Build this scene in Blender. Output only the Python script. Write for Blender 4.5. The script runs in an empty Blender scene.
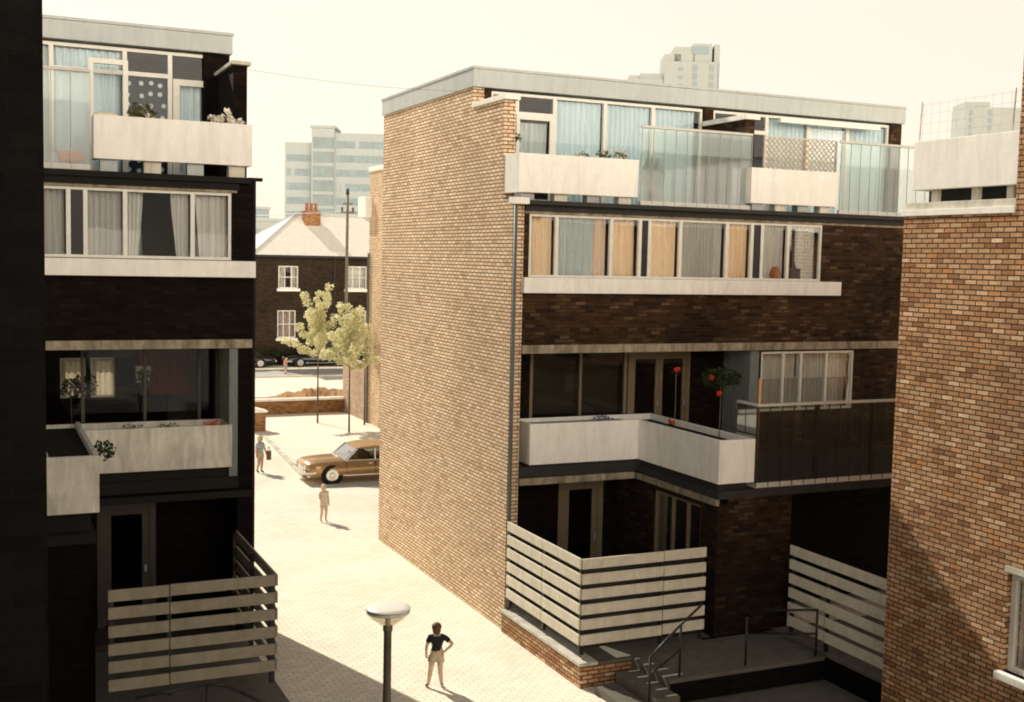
import bpy, bmesh, math, random
from mathutils import Vector, Matrix
from math import sin, cos, pi, radians

random.seed(7)
sc = bpy.context.scene
col = sc.collection
ROOT = {}          # object -> world offset of its local frame


# ------------------------------------------------------------------ node helpers
class NT:
    def __init__(self, name):
        self.m = bpy.data.materials.new(name)
        self.m.use_nodes = True
        self.t = self.m.node_tree
        self.t.nodes.clear()
        self.out = self.t.nodes.new('ShaderNodeOutputMaterial')

    def n(self, typ, ins=None, **attrs):
        nd = self.t.nodes.new(typ)
        for k, v in attrs.items():
            setattr(nd, k, v)
        for k, v in (ins or {}).items():
            if isinstance(v, bpy.types.NodeSocket):
                self.t.links.new(v, nd.inputs[k])
            else:
                nd.inputs[k].default_value = v
        return nd

    def ramp(self, fac, stops, interp='LINEAR'):
        nd = self.t.nodes.new('ShaderNodeValToRGB')
        nd.color_ramp.interpolation = interp
        els = nd.color_ramp.elements
        while len(els) < len(stops):
            els.new(0.5)
        for e, (p, c) in zip(els, stops):
            e.position = p
            e.color = (c[0], c[1], c[2], 1)
        self.t.links.new(fac, nd.inputs['Fac'])
        return nd.outputs['Color']

    def mix(self, fac, a, b, blend='MIX'):
        nd = self.t.nodes.new('ShaderNodeMix')
        nd.data_type = 'RGBA'
        nd.blend_type = blend
        for k, v in ((0, fac), (6, a), (7, b)):
            if isinstance(v, bpy.types.NodeSocket):
                self.t.links.new(v, nd.inputs[k])
            elif k == 0:
                nd.inputs[k].default_value = v
            else:
                nd.inputs[k].default_value = (v[0], v[1], v[2], 1)
        return nd.outputs[2]

    def math(self, op, a, b=0.0, clamp=False):
        nd = self.t.nodes.new('ShaderNodeMath')
        nd.operation = op
        nd.use_clamp = clamp
        for k, v in ((0, a), (1, b)):
            if isinstance(v, bpy.types.NodeSocket):
                self.t.links.new(v, nd.inputs[k])
            else:
                nd.inputs[k].default_value = v
        return nd.outputs[0]

    def pos(self):
        return self.n('ShaderNodeNewGeometry').outputs['Position']

    def noise(self, scale, detail=4, rough=.6, vec=None):
        ins = {'Scale': scale, 'Detail': detail, 'Roughness': rough}
        ins['Vector'] = vec if vec is not None else self.pos()
        return self.n('ShaderNodeTexNoise', ins).outputs['Fac']

    def bump(self, h, strength=.4, dist=.01):
        return self.n('ShaderNodeBump', {'Height': h, 'Strength': strength, 'Distance': dist}).outputs['Normal']

    def princ(self, colr, rough=.8, normal=None, spec=.3, **ins):
        d = {'Base Color': colr if isinstance(colr, bpy.types.NodeSocket) else (colr[0], colr[1], colr[2], 1),
             'Roughness': rough, 'Specular IOR Level': spec}
        d.update(ins)
        if normal is not None:
            d['Normal'] = normal
        p = self.n('ShaderNodeBsdfPrincipled', d)
        return p.outputs['BSDF']

    def done(self, shader):
        self.t.links.new(shader, self.out.inputs['Surface'])
        return self.m


def c3(v, k):
    return tuple(x * k for x in v)


def wall_uv(t):
    """brick coordinates that follow whichever way the wall faces"""
    g = t.n('ShaderNodeNewGeometry')
    sp = t.n('ShaderNodeSeparateXYZ', {'Vector': g.outputs['Position']})
    sn = t.n('ShaderNodeSeparateXYZ', {'Vector': g.outputs['True Normal']})
    ax = t.math('ABSOLUTE', sn.outputs[0])
    az = t.math('ABSOLUTE', sn.outputs[2])
    isx = t.math('GREATER_THAN', ax, .5)
    isz = t.math('GREATER_THAN', az, .5)
    u = t.n('ShaderNodeMix', {0: isx, 2: sp.outputs[0], 3: sp.outputs[1]}).outputs[0]
    v = t.n('ShaderNodeMix', {0: isz, 2: sp.outputs[2], 3: sp.outputs[1]}).outputs[0]
    return t.n('ShaderNodeCombineXYZ', {0: u, 1: v, 2: 0.0}).outputs[0], sp.outputs[2]


def brick_mat(name, stops, mortar, k=1.0, bump=.6, shade_low=0.0, wob=.008, patch=(.62, 1.18), ms=.0075, fine=1.0):
    t = NT(name)
    uv, z = wall_uv(t)
    # slightly irregular courses
    nv = t.n('ShaderNodeTexNoise', {'Vector': uv, 'Scale': 5.0, 'Detail': 2.0}).outputs['Color']
    off = t.n('ShaderNodeVectorMath', {0: nv, 1: (.5, .5, .5)}, operation='SUBTRACT').outputs[0]
    off = t.n('ShaderNodeVectorMath', {0: off, 3: wob}, operation='SCALE').outputs[0]
    uv2 = t.n('ShaderNodeVectorMath', {0: uv, 1: off}, operation='ADD').outputs[0]
    b = t.n('ShaderNodeTexBrick', {'Vector': uv2, 'Color1': (0, 0, 0, 1), 'Color2': (1, 1, 1, 1), 'Mortar': (0, 0, 0, 1),
                                   'Scale': 1.0, 'Mortar Size': ms, 'Mortar Smooth': .3, 'Bias': 0.0,
                                   'Brick Width': .225, 'Row Height': .0757})
    b.offset = .5
    colr = t.ramp(b.outputs['Color'], [(p, c3(c, k)) for p, c in stops])
    n1 = t.noise(.55, 5, .65)
    n2 = t.noise(34, 3, .7)
    n3 = t.noise(5, 4, .7)
    v1 = t.ramp(n1, [(.3, (patch[0],) * 3), (.7, (patch[1],) * 3)])
    v2 = t.ramp(n2, [(.25, (.6, .6, .6)), (.75, (1.3, 1.3, 1.3))])
    v3 = t.ramp(n3, [(.3, (1 - .2 * fine, 1 - .2 * fine, 1 - .18 * fine)), (.7, (1 + .14 * fine, 1 + .13 * fine, 1 + .11 * fine))])
    colr = t.mix(1, colr, v1, 'MULTIPLY')
    colr = t.mix(1, colr, v2, 'MULTIPLY')
    colr = t.mix(1, colr, v3, 'MULTIPLY')
    mcol = t.mix(1, c3(mortar, k), v2, 'MULTIPLY')
    colr = t.mix(b.outputs['Fac'], colr, mcol)
    if shade_low:  # shade painted in: brick colour falls off towards the ground
        lo = t.n('ShaderNodeMapRange', {'Value': z, 'From Min': 0.0, 'From Max': 6.0, 'To Min': shade_low, 'To Max': 1.0}).outputs[0]
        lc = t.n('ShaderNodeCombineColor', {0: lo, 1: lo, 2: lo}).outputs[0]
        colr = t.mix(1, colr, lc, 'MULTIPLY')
    h = t.math('SUBTRACT', 1.0, b.outputs['Fac'])
    h = t.math('ADD', h, t.math('MULTIPLY', n2, .55))
    h = t.math('ADD', h, t.math('MULTIPLY', b.outputs['Color'], .35))
    return t.done(t.princ(colr, .9, t.bump(h, bump, .009), .15))


def concrete(name, colr, var=.18, streak=.25, rough=.85, scale=3.0, bump=.25):
    t = NT(name)
    p = t.pos()
    n1 = t.noise(scale, 6, .65, p)
    n2 = t.noise(60, 3, .6, p)
    mp = t.n('ShaderNodeMapping', {'Vector': p, 'Scale': (4.5, 4.5, .9)}).outputs[0]
    n3 = t.n('ShaderNodeTexNoise', {'Vector': mp, 'Scale': 1.0, 'Detail': 7.0, 'Roughness': .7, 'Distortion': .9}).outputs['Fac']
    a = t.ramp(n1, [(.25, (1 - var,) * 3), (.75, (1 + var * .4,) * 3)])
    b = t.ramp(n3, [(.35, (1 - streak, 1 - streak, 1 - streak * 1.05)), (.6, (1, 1, 1))])
    s = t.ramp(n2, [(.2, (.86, .86, .86)), (.7, (1.05, 1.05, 1.05))])
    c = t.mix(1, colr, a, 'MULTIPLY')
    c = t.mix(1, c, b, 'MULTIPLY')
    c = t.mix(1, c, s, 'MULTIPLY')
    h = t.math('ADD', t.math('MULTIPLY', n2, .6), n1)
    return t.done(t.princ(c, rough, t.bump(h, bump, .008), .2))


def paint(name, colr, rough=.5, var=.1, metallic=0.0, spec=.4, scale=8.0):
    t = NT(name)
    n1 = t.noise(scale, 5, .65)
    a = t.ramp(n1, [(.25, (1 - var * 1.6,) * 3), (.75, (1 + var * .4,) * 3)])
    c = t.mix(1, colr, a, 'MULTIPLY')
    return t.done(t.princ(c, rough, t.bump(n1, .08, .004), spec, Metallic=metallic))


def glass(name, tint=(.95, .965, .955), base=.035, rough=.02, gain=1.0):
    t = NT(name)
    lw = t.n('ShaderNodeFresnel', {'IOR': 1.5})
    n = t.noise(.9, 2, .5)
    nb = t.bump(n, .08, .05)
    f = t.math('ADD', t.math('MULTIPLY', lw.outputs[0], gain), base, True)
    tr = t.n('ShaderNodeBsdfTransparent', {'Color': (*tint, 1)}).outputs[0]
    gl = t.n('ShaderNodeBsdfGlossy', {'Color': (.95, .97, 1, 1), 'Roughness': rough, 'Normal': nb}).outputs[0]
    return t.done(t.n('ShaderNodeMixShader', {0: f, 1: tr, 2: gl}).outputs[0])


def milky(name, tint, body, alpha, gain=.4, base=.008):
    """wired balustrade glass: part clear, part white film, some reflection"""
    t = NT(name)
    fr = t.n('ShaderNodeFresnel', {'IOR': 1.5}).outputs[0]
    f = t.math('ADD', t.math('MULTIPLY', fr, gain), base, True)
    tr = t.n('ShaderNodeBsdfTransparent', {'Color': (*tint, 1)}).outputs[0]
    n = t.noise(1.3, 3, .6)
    bc = t.mix(n, c3(body, .75), body)
    df = t.n('ShaderNodeBsdfDiffuse', {'Color': bc}).outputs[0]
    tl = t.n('ShaderNodeBsdfTranslucent', {'Color': bc}).outputs[0]
    d2 = t.n('ShaderNodeMixShader', {0: .5, 1: df, 2: tl}).outputs[0]
    a = t.n('ShaderNodeMixShader', {0: alpha, 1: tr, 2: d2}).outputs[0]
    gl = t.n('ShaderNodeBsdfGlossy', {'Color': (.95, .97, 1, 1), 'Roughness': .05}).outputs[0]
    return t.done(t.n('ShaderNodeMixShader', {0: f, 1: a, 2: gl}).outputs[0])


def cloth(name, colr, transl=.35, alpha=0.0, dots=None, lace=0.0):
    t = NT(name)
    p = t.pos()
    n1 = t.noise(40, 3, .6, p)
    a = t.ramp(n1, [(.2, (.82, .82, .82)), (.8, (1.08, 1.08, 1.08))])
    c = t.mix(1, colr, a, 'MULTIPLY')
    mp = t.n('ShaderNodeMapping', {'Vector': p, 'Scale': (9, 0, .5)}).outputs[0]
    n2 = t.noise(1, 3, .6, mp)
    c = t.mix(1, c, t.ramp(n2, [(.3, (.84, .83, .82)), (.65, (1.06, 1.06, 1.06))]), 'MULTIPLY')  # fold shading put into the cloth colour
    if dots:
        sp = t.n('ShaderNodeSeparateXYZ', {'Vector': p})
        pv = t.n('ShaderNodeCombineXYZ', {0: sp.outputs[0], 1: sp.outputs[2], 2: 0.0}).outputs[0]
        v = t.n('ShaderNodeTexVoronoi', {'Vector': pv, 'Scale': 5.0, 'Randomness': .35}, voronoi_dimensions='2D').outputs['Distance']
        c = t.mix(t.math('LESS_THAN', v, .21), c, dots)
    if lace:
        v = t.n('ShaderNodeTexVoronoi', {'Vector': p, 'Scale': 13.0, 'Randomness': .3}).outputs['Distance']
        c = t.mix(t.math('LESS_THAN', v, .3), c, c3(colr, 1 - lace))
    d = t.n('ShaderNodeBsdfDiffuse', {'Color': c}).outputs[0]
    l = t.n('ShaderNodeBsdfTranslucent', {'Color': c}).outputs[0]
    s = t.n('ShaderNodeMixShader', {0: transl, 1: d, 2: l}).outputs[0]
    if alpha:
        tr = t.n('ShaderNodeBsdfTransparent').outputs[0]
        s = t.n('ShaderNodeMixShader', {0: alpha, 1: s, 2: tr}).outputs[0]
    return t.done(s)


def leaf_mat(name, a, b, transl=.45):
    t = NT(name)
    g = t.n('ShaderNodeNewGeometry')
    c = t.mix(g.outputs['Random Per Island'], a, b)
    d = t.n('ShaderNodeBsdfDiffuse', {'Color': c}).outputs[0]
    l = t.n('ShaderNodeBsdfTranslucent', {'Color': c}).outputs[0]
    s = t.n('ShaderNodeMixShader', {0: transl, 1: d, 2: l}).outputs[0]
    return t.done(s)


# ------------------------------------------------------------------ materials
STOCK = [(0, (.27, .125, .056)), (.15, (.41, .215, .105)), (.5, (.50, .285, .145)), (.78, (.57, .36, .205)), (.9, (.50, .225, .09)), (1, (.74, .53, .34))]
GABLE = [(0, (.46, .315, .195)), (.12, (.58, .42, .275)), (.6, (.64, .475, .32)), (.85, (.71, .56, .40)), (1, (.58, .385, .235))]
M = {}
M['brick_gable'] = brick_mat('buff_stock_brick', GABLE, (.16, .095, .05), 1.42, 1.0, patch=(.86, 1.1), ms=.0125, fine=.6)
M['brick_near'] = brick_mat('multi_stock_brick', STOCK, (.07, .042, .025), 1.1, 1.0, patch=(.75, 1.12), ms=.0105)
M['brick_front'] = brick_mat('shade_brown_brick', [(0, (.035, .018, .009)), (.45, (.075, .037, .016)), (.8, (.095, .05, .022)), (1, (.16, .10, .055))], (.05, .031, .017), .82, 1.0, .2, patch=(.35, 1.45))  # same brick as the gable, with facade shade put into its colour
M['brick_dark'] = brick_mat('unlit_dark_brick', [(0, (.02, .011, .007)), (.6, (.04, .02, .011)), (1, (.075, .04, .02))], (.03, .018, .01), .36, .7, .3)  # recess shade put into the brick colour
M['brick_left'] = brick_mat('shade_dark_left_brick', [(0, (.02, .011, .007)), (.6, (.036, .018, .010)), (1, (.06, .032, .016))], (.025, .014, .008), .26, .7, .2)  # left block brick darkened to stand for its shade
M['slab_black'] = concrete('unlit_soffit_concrete', (.016, .015, .013), .2, .2)  # darker soffit concrete, left block shade in the colour
M['brick_black'] = brick_mat('shade_black_brick', [(0, (.004, .003, .003)), (1, (.009, .007, .006))], (.006, .005, .004), 1.0, .5)  # near-black colour stands for deep shade on the wing and riser
M['brick_house'] = brick_mat('old_dark_house_brick', [(0, (.05, .033, .02)), (1, (.11, .07, .04))], (.06, .045, .03), .55, .4)
M['brick_garden'] = brick_mat('red_garden_brick', [(0, (.22, .09, .035)), (.6, (.38, .18, .07)), (1, (.45, .25, .11))], (.25, .17, .1), 1.0, .5)
M['white_panel'] = concrete('white_painted_concrete', (.965, .925, .84), .05, .13, .8, 2.0, .2)
M['white_dull'] = concrete('weathered_white_concrete', (.74, .69, .58), .22, .3, .85, 2.0, .3)
M['fascia'] = concrete('pale_grey_fascia_concrete', (.54, .565, .54), .10, .12, .85, 1.5)
M['lintel'] = concrete('stained_lintel_concrete', (.46, .38, .27), .5, .55, .9, 5.0, .6)
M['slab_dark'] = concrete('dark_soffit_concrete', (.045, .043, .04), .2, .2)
M['party_grey'] = concrete('grey_rendered_wall', (.22, .24, .22), .12, .35)
M['step_concrete'] = concrete('worn_step_concrete', (.165, .15, .118), .3, .12, .9, 4.0, .4)
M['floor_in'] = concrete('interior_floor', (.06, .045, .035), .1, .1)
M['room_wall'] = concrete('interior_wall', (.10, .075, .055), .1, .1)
M['white_frame'] = paint('white_window_paint', (.80, .77, .68), .45, .08)
M['brown_frame'] = paint('tan_window_paint', (.20, .155, .095), .5, .15)
M['dark_frame'] = paint('shaded_tan_window_paint', (.05, .038, .026), .5, .15)  # tan frame paint darkened for the left block's shade
M['fence_dull'] = concrete('shaded_grey_board', (.36, .31, .225), .2, .18, .75, 6.0, .2)  # fence board with the left patio's shade put into its colour
M['black_metal'] = paint('black_painted_steel', (.018, .018, .018), .45, .2, 0, .5)
M['grey_metal'] = paint('grey_balustrade_steel', (.34, .36, .35), .45, .15, .2)
M['pale_metal'] = paint('pale_balustrade_rail', (.62, .60, .54), .5, .12)
M['pipe'] = paint('grey_drainpipe_paint', (.13, .14, .135), .5, .2)
M['dark_panel'] = paint('dark_infill_panel', (.02, .017, .015), .5, .2)
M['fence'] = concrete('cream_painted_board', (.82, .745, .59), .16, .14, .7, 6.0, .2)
M['glass'] = glass('window_glass', base=.004, gain=.42)
M['glass_dim'] = glass('dim_window_glass', (.7, .72, .7), .0, .03, .45)
M['glass_milky'] = milky('wired_milky_glass', (.82, .89, .86), (.76, .85, .79), .40)
M['glass_hazy'] = milky('hazy_balustrade_glass', (.84, .89, .87), (.80, .84, .78), .32)
M['glass_dark'] = milky('smoky_balustrade_glass', (.62, .60, .52), (.36, .33, .26), .10, .5, .01)
M['orange_cloth'] = cloth('orange_curtain_cloth', (1.0, .76, .52), .12)
M['net'] = cloth('white_net_curtain', (.93, .90, .83), .25, .15)
M['net_grey'] = cloth('grey_net_curtain', (.68, .66, .60), .25, .10)
M['net_dim'] = cloth('dim_net_curtain', (.13, .105, .08), .3, .3)
M['lace'] = cloth('lace_curtain_cloth', (.93, .89, .79), .25, .08, None, .4)
M['blue_cloth'] = cloth('pale_blue_curtain_cloth', (.68, .84, .90), .15)
M['blue_grey'] = cloth('blue_grey_curtain_cloth', (.70, .78, .78), .2, .08)
M['dot_cloth'] = cloth('dark_dotted_curtain_cloth', (.022, .034, .045), .1, 0, (.62, .66, .66))
M['red_cloth'] = cloth('dark_red_curtain_cloth', (.42, .07, .035), .5)
M['back_cloth'] = cloth('sunlit_rear_curtain_cloth', (.62, .52, .38), .6, 0, None, .3)
M['orange_paint'] = paint('orange_paint', (.80, .22, .06), .5)
M['terracotta'] = concrete('terracotta', (.42, .16, .07), .2, .1)
M['soil'] = concrete('dark_planter_soil', (.02, .015, .01), .4, .0, 1, 14, .8)
M['leaf_tree'] = leaf_mat('young_tree_leaves', (.56, .54, .30), (.95, .91, .66), .5)
M['leaf_dark'] = leaf_mat('dark_leaves', (.02, .03, .015), (.06, .085, .04), .3)
M['leaf_mid'] = leaf_mat('mid_leaves', (.10, .12, .05), (.28, .27, .13), .4)
M['petal_red'] = leaf_mat('red_petals', (.85, .07, .03), (.95, .16, .07), .3)
M['petal_white'] = leaf_mat('white_petals', (.85, .80, .68), (.95, .9, .8), .3)
M['bark'] = concrete('grey_bark', (.16, .12, .08), .3, .3, .95, 14, .6)
M['slate'] = concrete('pale_sunlit_slate', (.84, .79, .68), .12, .1, .6, 3.0, .3)
M['asphalt'] = concrete('worn_road_asphalt', (.48, .46, .41), .15, .0, .9, 1.5, .3)
M['off_pale'] = concrete('pale_office_cladding', (.43, .47, .465), .06, .05, .8, .2, .0)  # distance haze put into the office colours
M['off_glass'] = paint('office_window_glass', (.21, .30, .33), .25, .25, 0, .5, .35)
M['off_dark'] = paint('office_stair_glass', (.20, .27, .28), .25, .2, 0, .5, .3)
M['tower_pale'] = concrete('hazy_tower_concrete', (.41, .43, .41), .05, .05, .8, .1, .0)  # tower colours carry painted distance haze
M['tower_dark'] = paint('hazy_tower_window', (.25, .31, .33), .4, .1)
M['car_paint'] = paint('bronze_car_paint', (.56, .33, .15), .22, .04, .35, .6)
M['car_black'] = paint('black_car_paint', (.012, .012, .013), .2, .1, 0, .6)
M['car_glass'] = glass('car_window_glass', (.45, .47, .45), .01, .03, .5)
M['chrome'] = paint('chrome', (.78, .76, .72), .15, .05, .9)
M['rubber'] = paint('tyre_rubber', (.016, .016, .016), .8, .1)
M['leather'] = paint('tan_car_seat', (.30, .17, .08), .6)
M['skin'] = paint('skin', (.72, .48, .34), .55, .08)
M['skin_tan'] = paint('tanned_skin', (.55, .33, .21), .55, .08)
M['shirt_black'] = paint('black_tshirt_cotton', (.022, .022, .024), .9, .2)
M['cotton_pale'] = paint('pale_cotton', (.62, .52, .34), .9, .15)
M['cotton_cream'] = paint('cream_cotton', (.80, .70, .52), .9, .1)
M['cotton_blue'] = paint('faded_blue_cotton', (.42, .50, .52), .9, .1)
M['cotton_orange'] = paint('orange_cotton', (.75, .25, .08), .9, .1)
M['cotton_grey'] = paint('grey_cotton', (.35, .33, .29), .9, .1)
M['hair_brown'] = paint('brown_hair', (.16, .075, .035), .6, .3)
M['hair_blond'] = paint('sunbleached_blond_hair', (.75, .62, .40), .6, .2)
M['boot'] = paint('dark_boots', (.03, .022, .018), .6)
M['bag_brown'] = paint('brown_leather_bag', (.15, .08, .035), .6)
M['lamp_white'] = paint('white_lamp_enamel', (.84, .80, .70), .35, .04)
M['lamp_post_paint'] = paint('brown_grey_post_paint', (.17, .14, .10), .55, .2)
M['eye'] = paint('eye', (.03, .02, .02), .3)


def opal():
    t = NT('opal_lamp_bowl')
    c = (.85, .80, .66, 1)
    d = t.n('ShaderNodeBsdfDiffuse', {'Color': c}).outputs[0]
    l = t.n('ShaderNodeBsdfTranslucent', {'Color': c}).outputs[0]
    tr = t.n('ShaderNodeBsdfTransparent', {'Color': (.95, .92, .85, 1)}).outputs[0]
    s = t.n('ShaderNodeMixShader', {0: .5, 1: d, 2: l}).outputs[0]
    return t.done(t.n('ShaderNodeMixShader', {0: .86, 1: s, 2: tr}).outputs[0])


M['opal'] = opal()


def ground_mat(name, colr, pav=True, k=1.0):
    t = NT(name)
    p = t.pos()
    n1 = t.noise(.35, 5, .6, p)
    n2 = t.noise(22, 4, .7, p)
    c = t.mix(1, c3(colr, k), t.ramp(n1, [(.3, (.86, .85, .83)), (.7, (1.05, 1.04, 1.02))]), 'MULTIPLY')
    c = t.mix(1, c, t.ramp(n2, [(.25, (.84, .83, .80)), (.7, (1.06, 1.06, 1.05))]), 'MULTIPLY')
    h = n2
    if pav:
        b = t.n('ShaderNodeTexBrick', {'Vector': p, 'Color1': (.90, .89, .87, 1), 'Color2': (1.04, 1.03, 1.01, 1), 'Mortar': (.66, .63, .57, 1),
                                       'Scale': 1.0, 'Mortar Size': .009, 'Mortar Smooth': .2, 'Brick Width': .22, 'Row Height': .11})
        c = t.mix(1, c, b.outputs['Color'], 'MULTIPLY')
        h = t.math('ADD', h, t.math('MULTIPLY', b.outputs['Fac'], -.8))
    return t.done(t.princ(c, .9, t.bump(h, .35, .01), .15))


M['paving'] = ground_mat('pale_block_paving', (.97, .92, .80))
M['bounce_absorber'] = ground_mat('dark_bounce_absorber', (.10, .095, .085), False)  # dark ground kept out of view, added to cut bounced light
M['ground'] = ground_mat('bleached_ground', (.90, .84, .71), False)
M['rubble'] = ground_mat('reddish_rubble_earth', (.42, .24, .11), False)


# ------------------------------------------------------------------ mesh builder
class MB:
    def __init__(self):
        self.bm = bmesh.new()

    def box(self, x0, x1, y0, y1, z0, z1, bev=0.0):
        if x0 > x1: x0, x1 = x1, x0
        if y0 > y1: y0, y1 = y1, y0
        if z0 > z1: z0, z1 = z1, z0
        mat = Matrix.Translation(((x0 + x1) / 2, (y0 + y1) / 2, (z0 + z1) / 2)) @ Matrix.Diagonal((x1 - x0, y1 - y0, z1 - z0, 1))
        r = bmesh.ops.create_cube(self.bm, size=1, matrix=mat)
        if bev:
            es = list({e for v in r['verts'] for e in v.link_edges})
            bmesh.ops.bevel(self.bm, geom=es, offset=bev, segments=2, affect='EDGES', profile=.6)
        return self

    def tube(self, p0, p1, r, seg=10, r2=None, cap=True):
        p0, p1 = Vector(p0), Vector(p1)
        d = p1 - p0
        q = d.to_track_quat('Z', 'Y').to_matrix().to_4x4()
        bmesh.ops.create_cone(self.bm, cap_ends=cap, segments=seg, radius1=r, radius2=r if r2 is None else r2, depth=d.length,
                              matrix=Matrix.Translation((p0 + p1) / 2) @ q)
        return self

    def pipe(self, pts, r, seg=8):
        for a, b in zip(pts, pts[1:]):
            self.tube(a, b, r, seg)
        for p in pts[1:-1]:
            bmesh.ops.create_uvsphere(self.bm, u_segments=seg, v_segments=6, radius=r * 1.02, matrix=Matrix.Translation(p))
        return self

    def ball(self, c, r, s=(1, 1, 1), seg=12):
        bmesh.ops.create_uvsphere(self.bm, u_segments=seg, v_segments=max(6, seg * 2 // 3), radius=r, matrix=Matrix.Translation(c) @ Matrix.Diagonal((*s, 1)))
        return self

    def face(self, *pts):
        self.bm.faces.new([self.bm.verts.new(p) for p in pts])
        return self

    def prism(self, pts, axis, a0, a1):
        """polygon pts in the two other axes, extruded along axis"""
        def mk(p, a):
            if axis == 'x': return (a, p[0], p[1])
            if axis == 'y': return (p[0], a, p[1])
            return (p[0], p[1], a)
        v0 = [self.bm.verts.new(mk(p, a0)) for p in pts]
        v1 = [self.bm.verts.new(mk(p, a1)) for p in pts]
        n = len(pts)
        self.bm.faces.new(v0)
        self.bm.faces.new(v1[::-1])
        for i in range(n):
            self.bm.faces.new((v0[i], v1[i], v1[(i + 1) % n], v0[(i + 1) % n]))
        return self

    def lathe(self, prof, c, seg=28):
        rings = []
        for r, z in prof:
            rings.append([self.bm.verts.new((c[0] + r * cos(2 * pi * i / seg), c[1] + r * sin(2 * pi * i / seg), c[2] + z)) for i in range(seg)])
        for a, b in zip(rings, rings[1:]):
            for i in range(seg):
                self.bm.faces.new((a[i], a[(i + 1) % seg], b[(i + 1) % seg], b[i]))
        self.bm.faces.new(rings[0][::-1])
        self.bm.faces.new(rings[-1])
        return self

    def wall_y(self, y0, y1, x0, x1, z0, z1, holes=()):
        xs = sorted({x0, x1, *[h[0] for h in holes], *[h[1] for h in holes]})
        for a, b in zip(xs, xs[1:]):
            hs = sorted([(h[2], h[3]) for h in holes if h[0] <= a + 1e-6 and h[1] >= b - 1e-6])
            z = z0
            for h0, h1 in hs:
                if h0 > z + 1e-6: self.box(a, b, y0, y1, z, h0)
                z = h1
            if z < z1 - 1e-6: self.box(a, b, y0, y1, z, z1)
        return self

    def wall_x(self, x0, x1, y0, y1, z0, z1, holes=()):
        ys = sorted({y0, y1, *[h[0] for h in holes], *[h[1] for h in holes]})
        for a, b in zip(ys, ys[1:]):
            hs = sorted([(h[2], h[3]) for h in holes if h[0] <= a + 1e-6 and h[1] >= b - 1e-6])
            z = z0
            for h0, h1 in hs:
                if h0 > z + 1e-6: self.box(x0, x1, a, b, z, h0)
                z = h1
            if z < z1 - 1e-6: self.box(x0, x1, a, b, z, z1)
        return self

    def leaves(self, c, r, n, size, s=(1, 1, 1), up=.3):
        for _ in range(n):
            while True:
                v = Vector((random.uniform(-1, 1), random.uniform(-1, 1), random.uniform(-1, 1)))
                if v.length < 1: break
            p = Vector(c) + Vector((v.x * r * s[0], v.y * r * s[1], v.z * r * s[2]))
            sz = size * random.uniform(.55, 1.25)
            nrm = Vector((random.gauss(0, 1), random.gauss(0, 1), random.gauss(up, 1))).normalized()
            u = nrm.orthogonal().normalized()
            u = Matrix.Rotation(random.uniform(0, 2 * pi), 3, nrm) @ u
            w = nrm.cross(u)
            k = sz * .16
            self.face(p - u * sz * .5, p + w * sz * .33 + nrm * k, p + u * sz * .5, p - w * sz * .33 + nrm * k)
        return self

    def build(self, name, mat, parent=None, smooth=False, label=None, cat=None, group=None, kind=None):
        bmesh.ops.recalc_face_normals(self.bm, faces=self.bm.faces)
        me = bpy.data.meshes.new(name)
        if parent is None:
            xs = [v.co.x for v in self.bm.verts]; ys = [v.co.y for v in self.bm.verts]; zs = [v.co.z for v in self.bm.verts]
            off = Vector(((min(xs) + max(xs)) / 2, (min(ys) + max(ys)) / 2, min(zs)))
        else:
            off = ROOT[parent]
        bmesh.ops.translate(self.bm, verts=self.bm.verts, vec=-off)
        self.bm.to_mesh(me)
        self.bm.free()
        me.materials.append(M[mat] if isinstance(mat, str) else mat)
        if smooth:
            for p in me.polygons: p.use_smooth = True
        o = bpy.data.objects.new(name, me)
        col.objects.link(o)
        ROOT[o] = off
        if parent is None:
            o.location = off
        else:
            o.parent = parent
        tag(o, label, cat, group, kind)
        return o


def tag(o, label=None, cat=None, group=None, kind=None):
    if label: o['label'] = label
    if cat: o['category'] = cat
    if group: o['group'] = group
    if kind: o['kind'] = kind
    return o


def empty(name, loc, label=None, cat=None, group=None, rz=None):
    o = bpy.data.objects.new(name, None)
    o.empty_display_size = .3
    col.objects.link(o)
    o.location = loc
    o.rotation_euler = (0, 0, rz or 0.0)
    ROOT[o] = Vector(loc) if rz is None else Vector((0, 0, 0))   # rz given: children are built in local space
    tag(o, label, cat, group)
    return o


def copy_tree(o, parent=None):
    c = o.copy()
    col.objects.link(c)
    if parent is not None: c.parent = parent
    for ch in list(o.children): copy_tree(ch, c)
    return c


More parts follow.
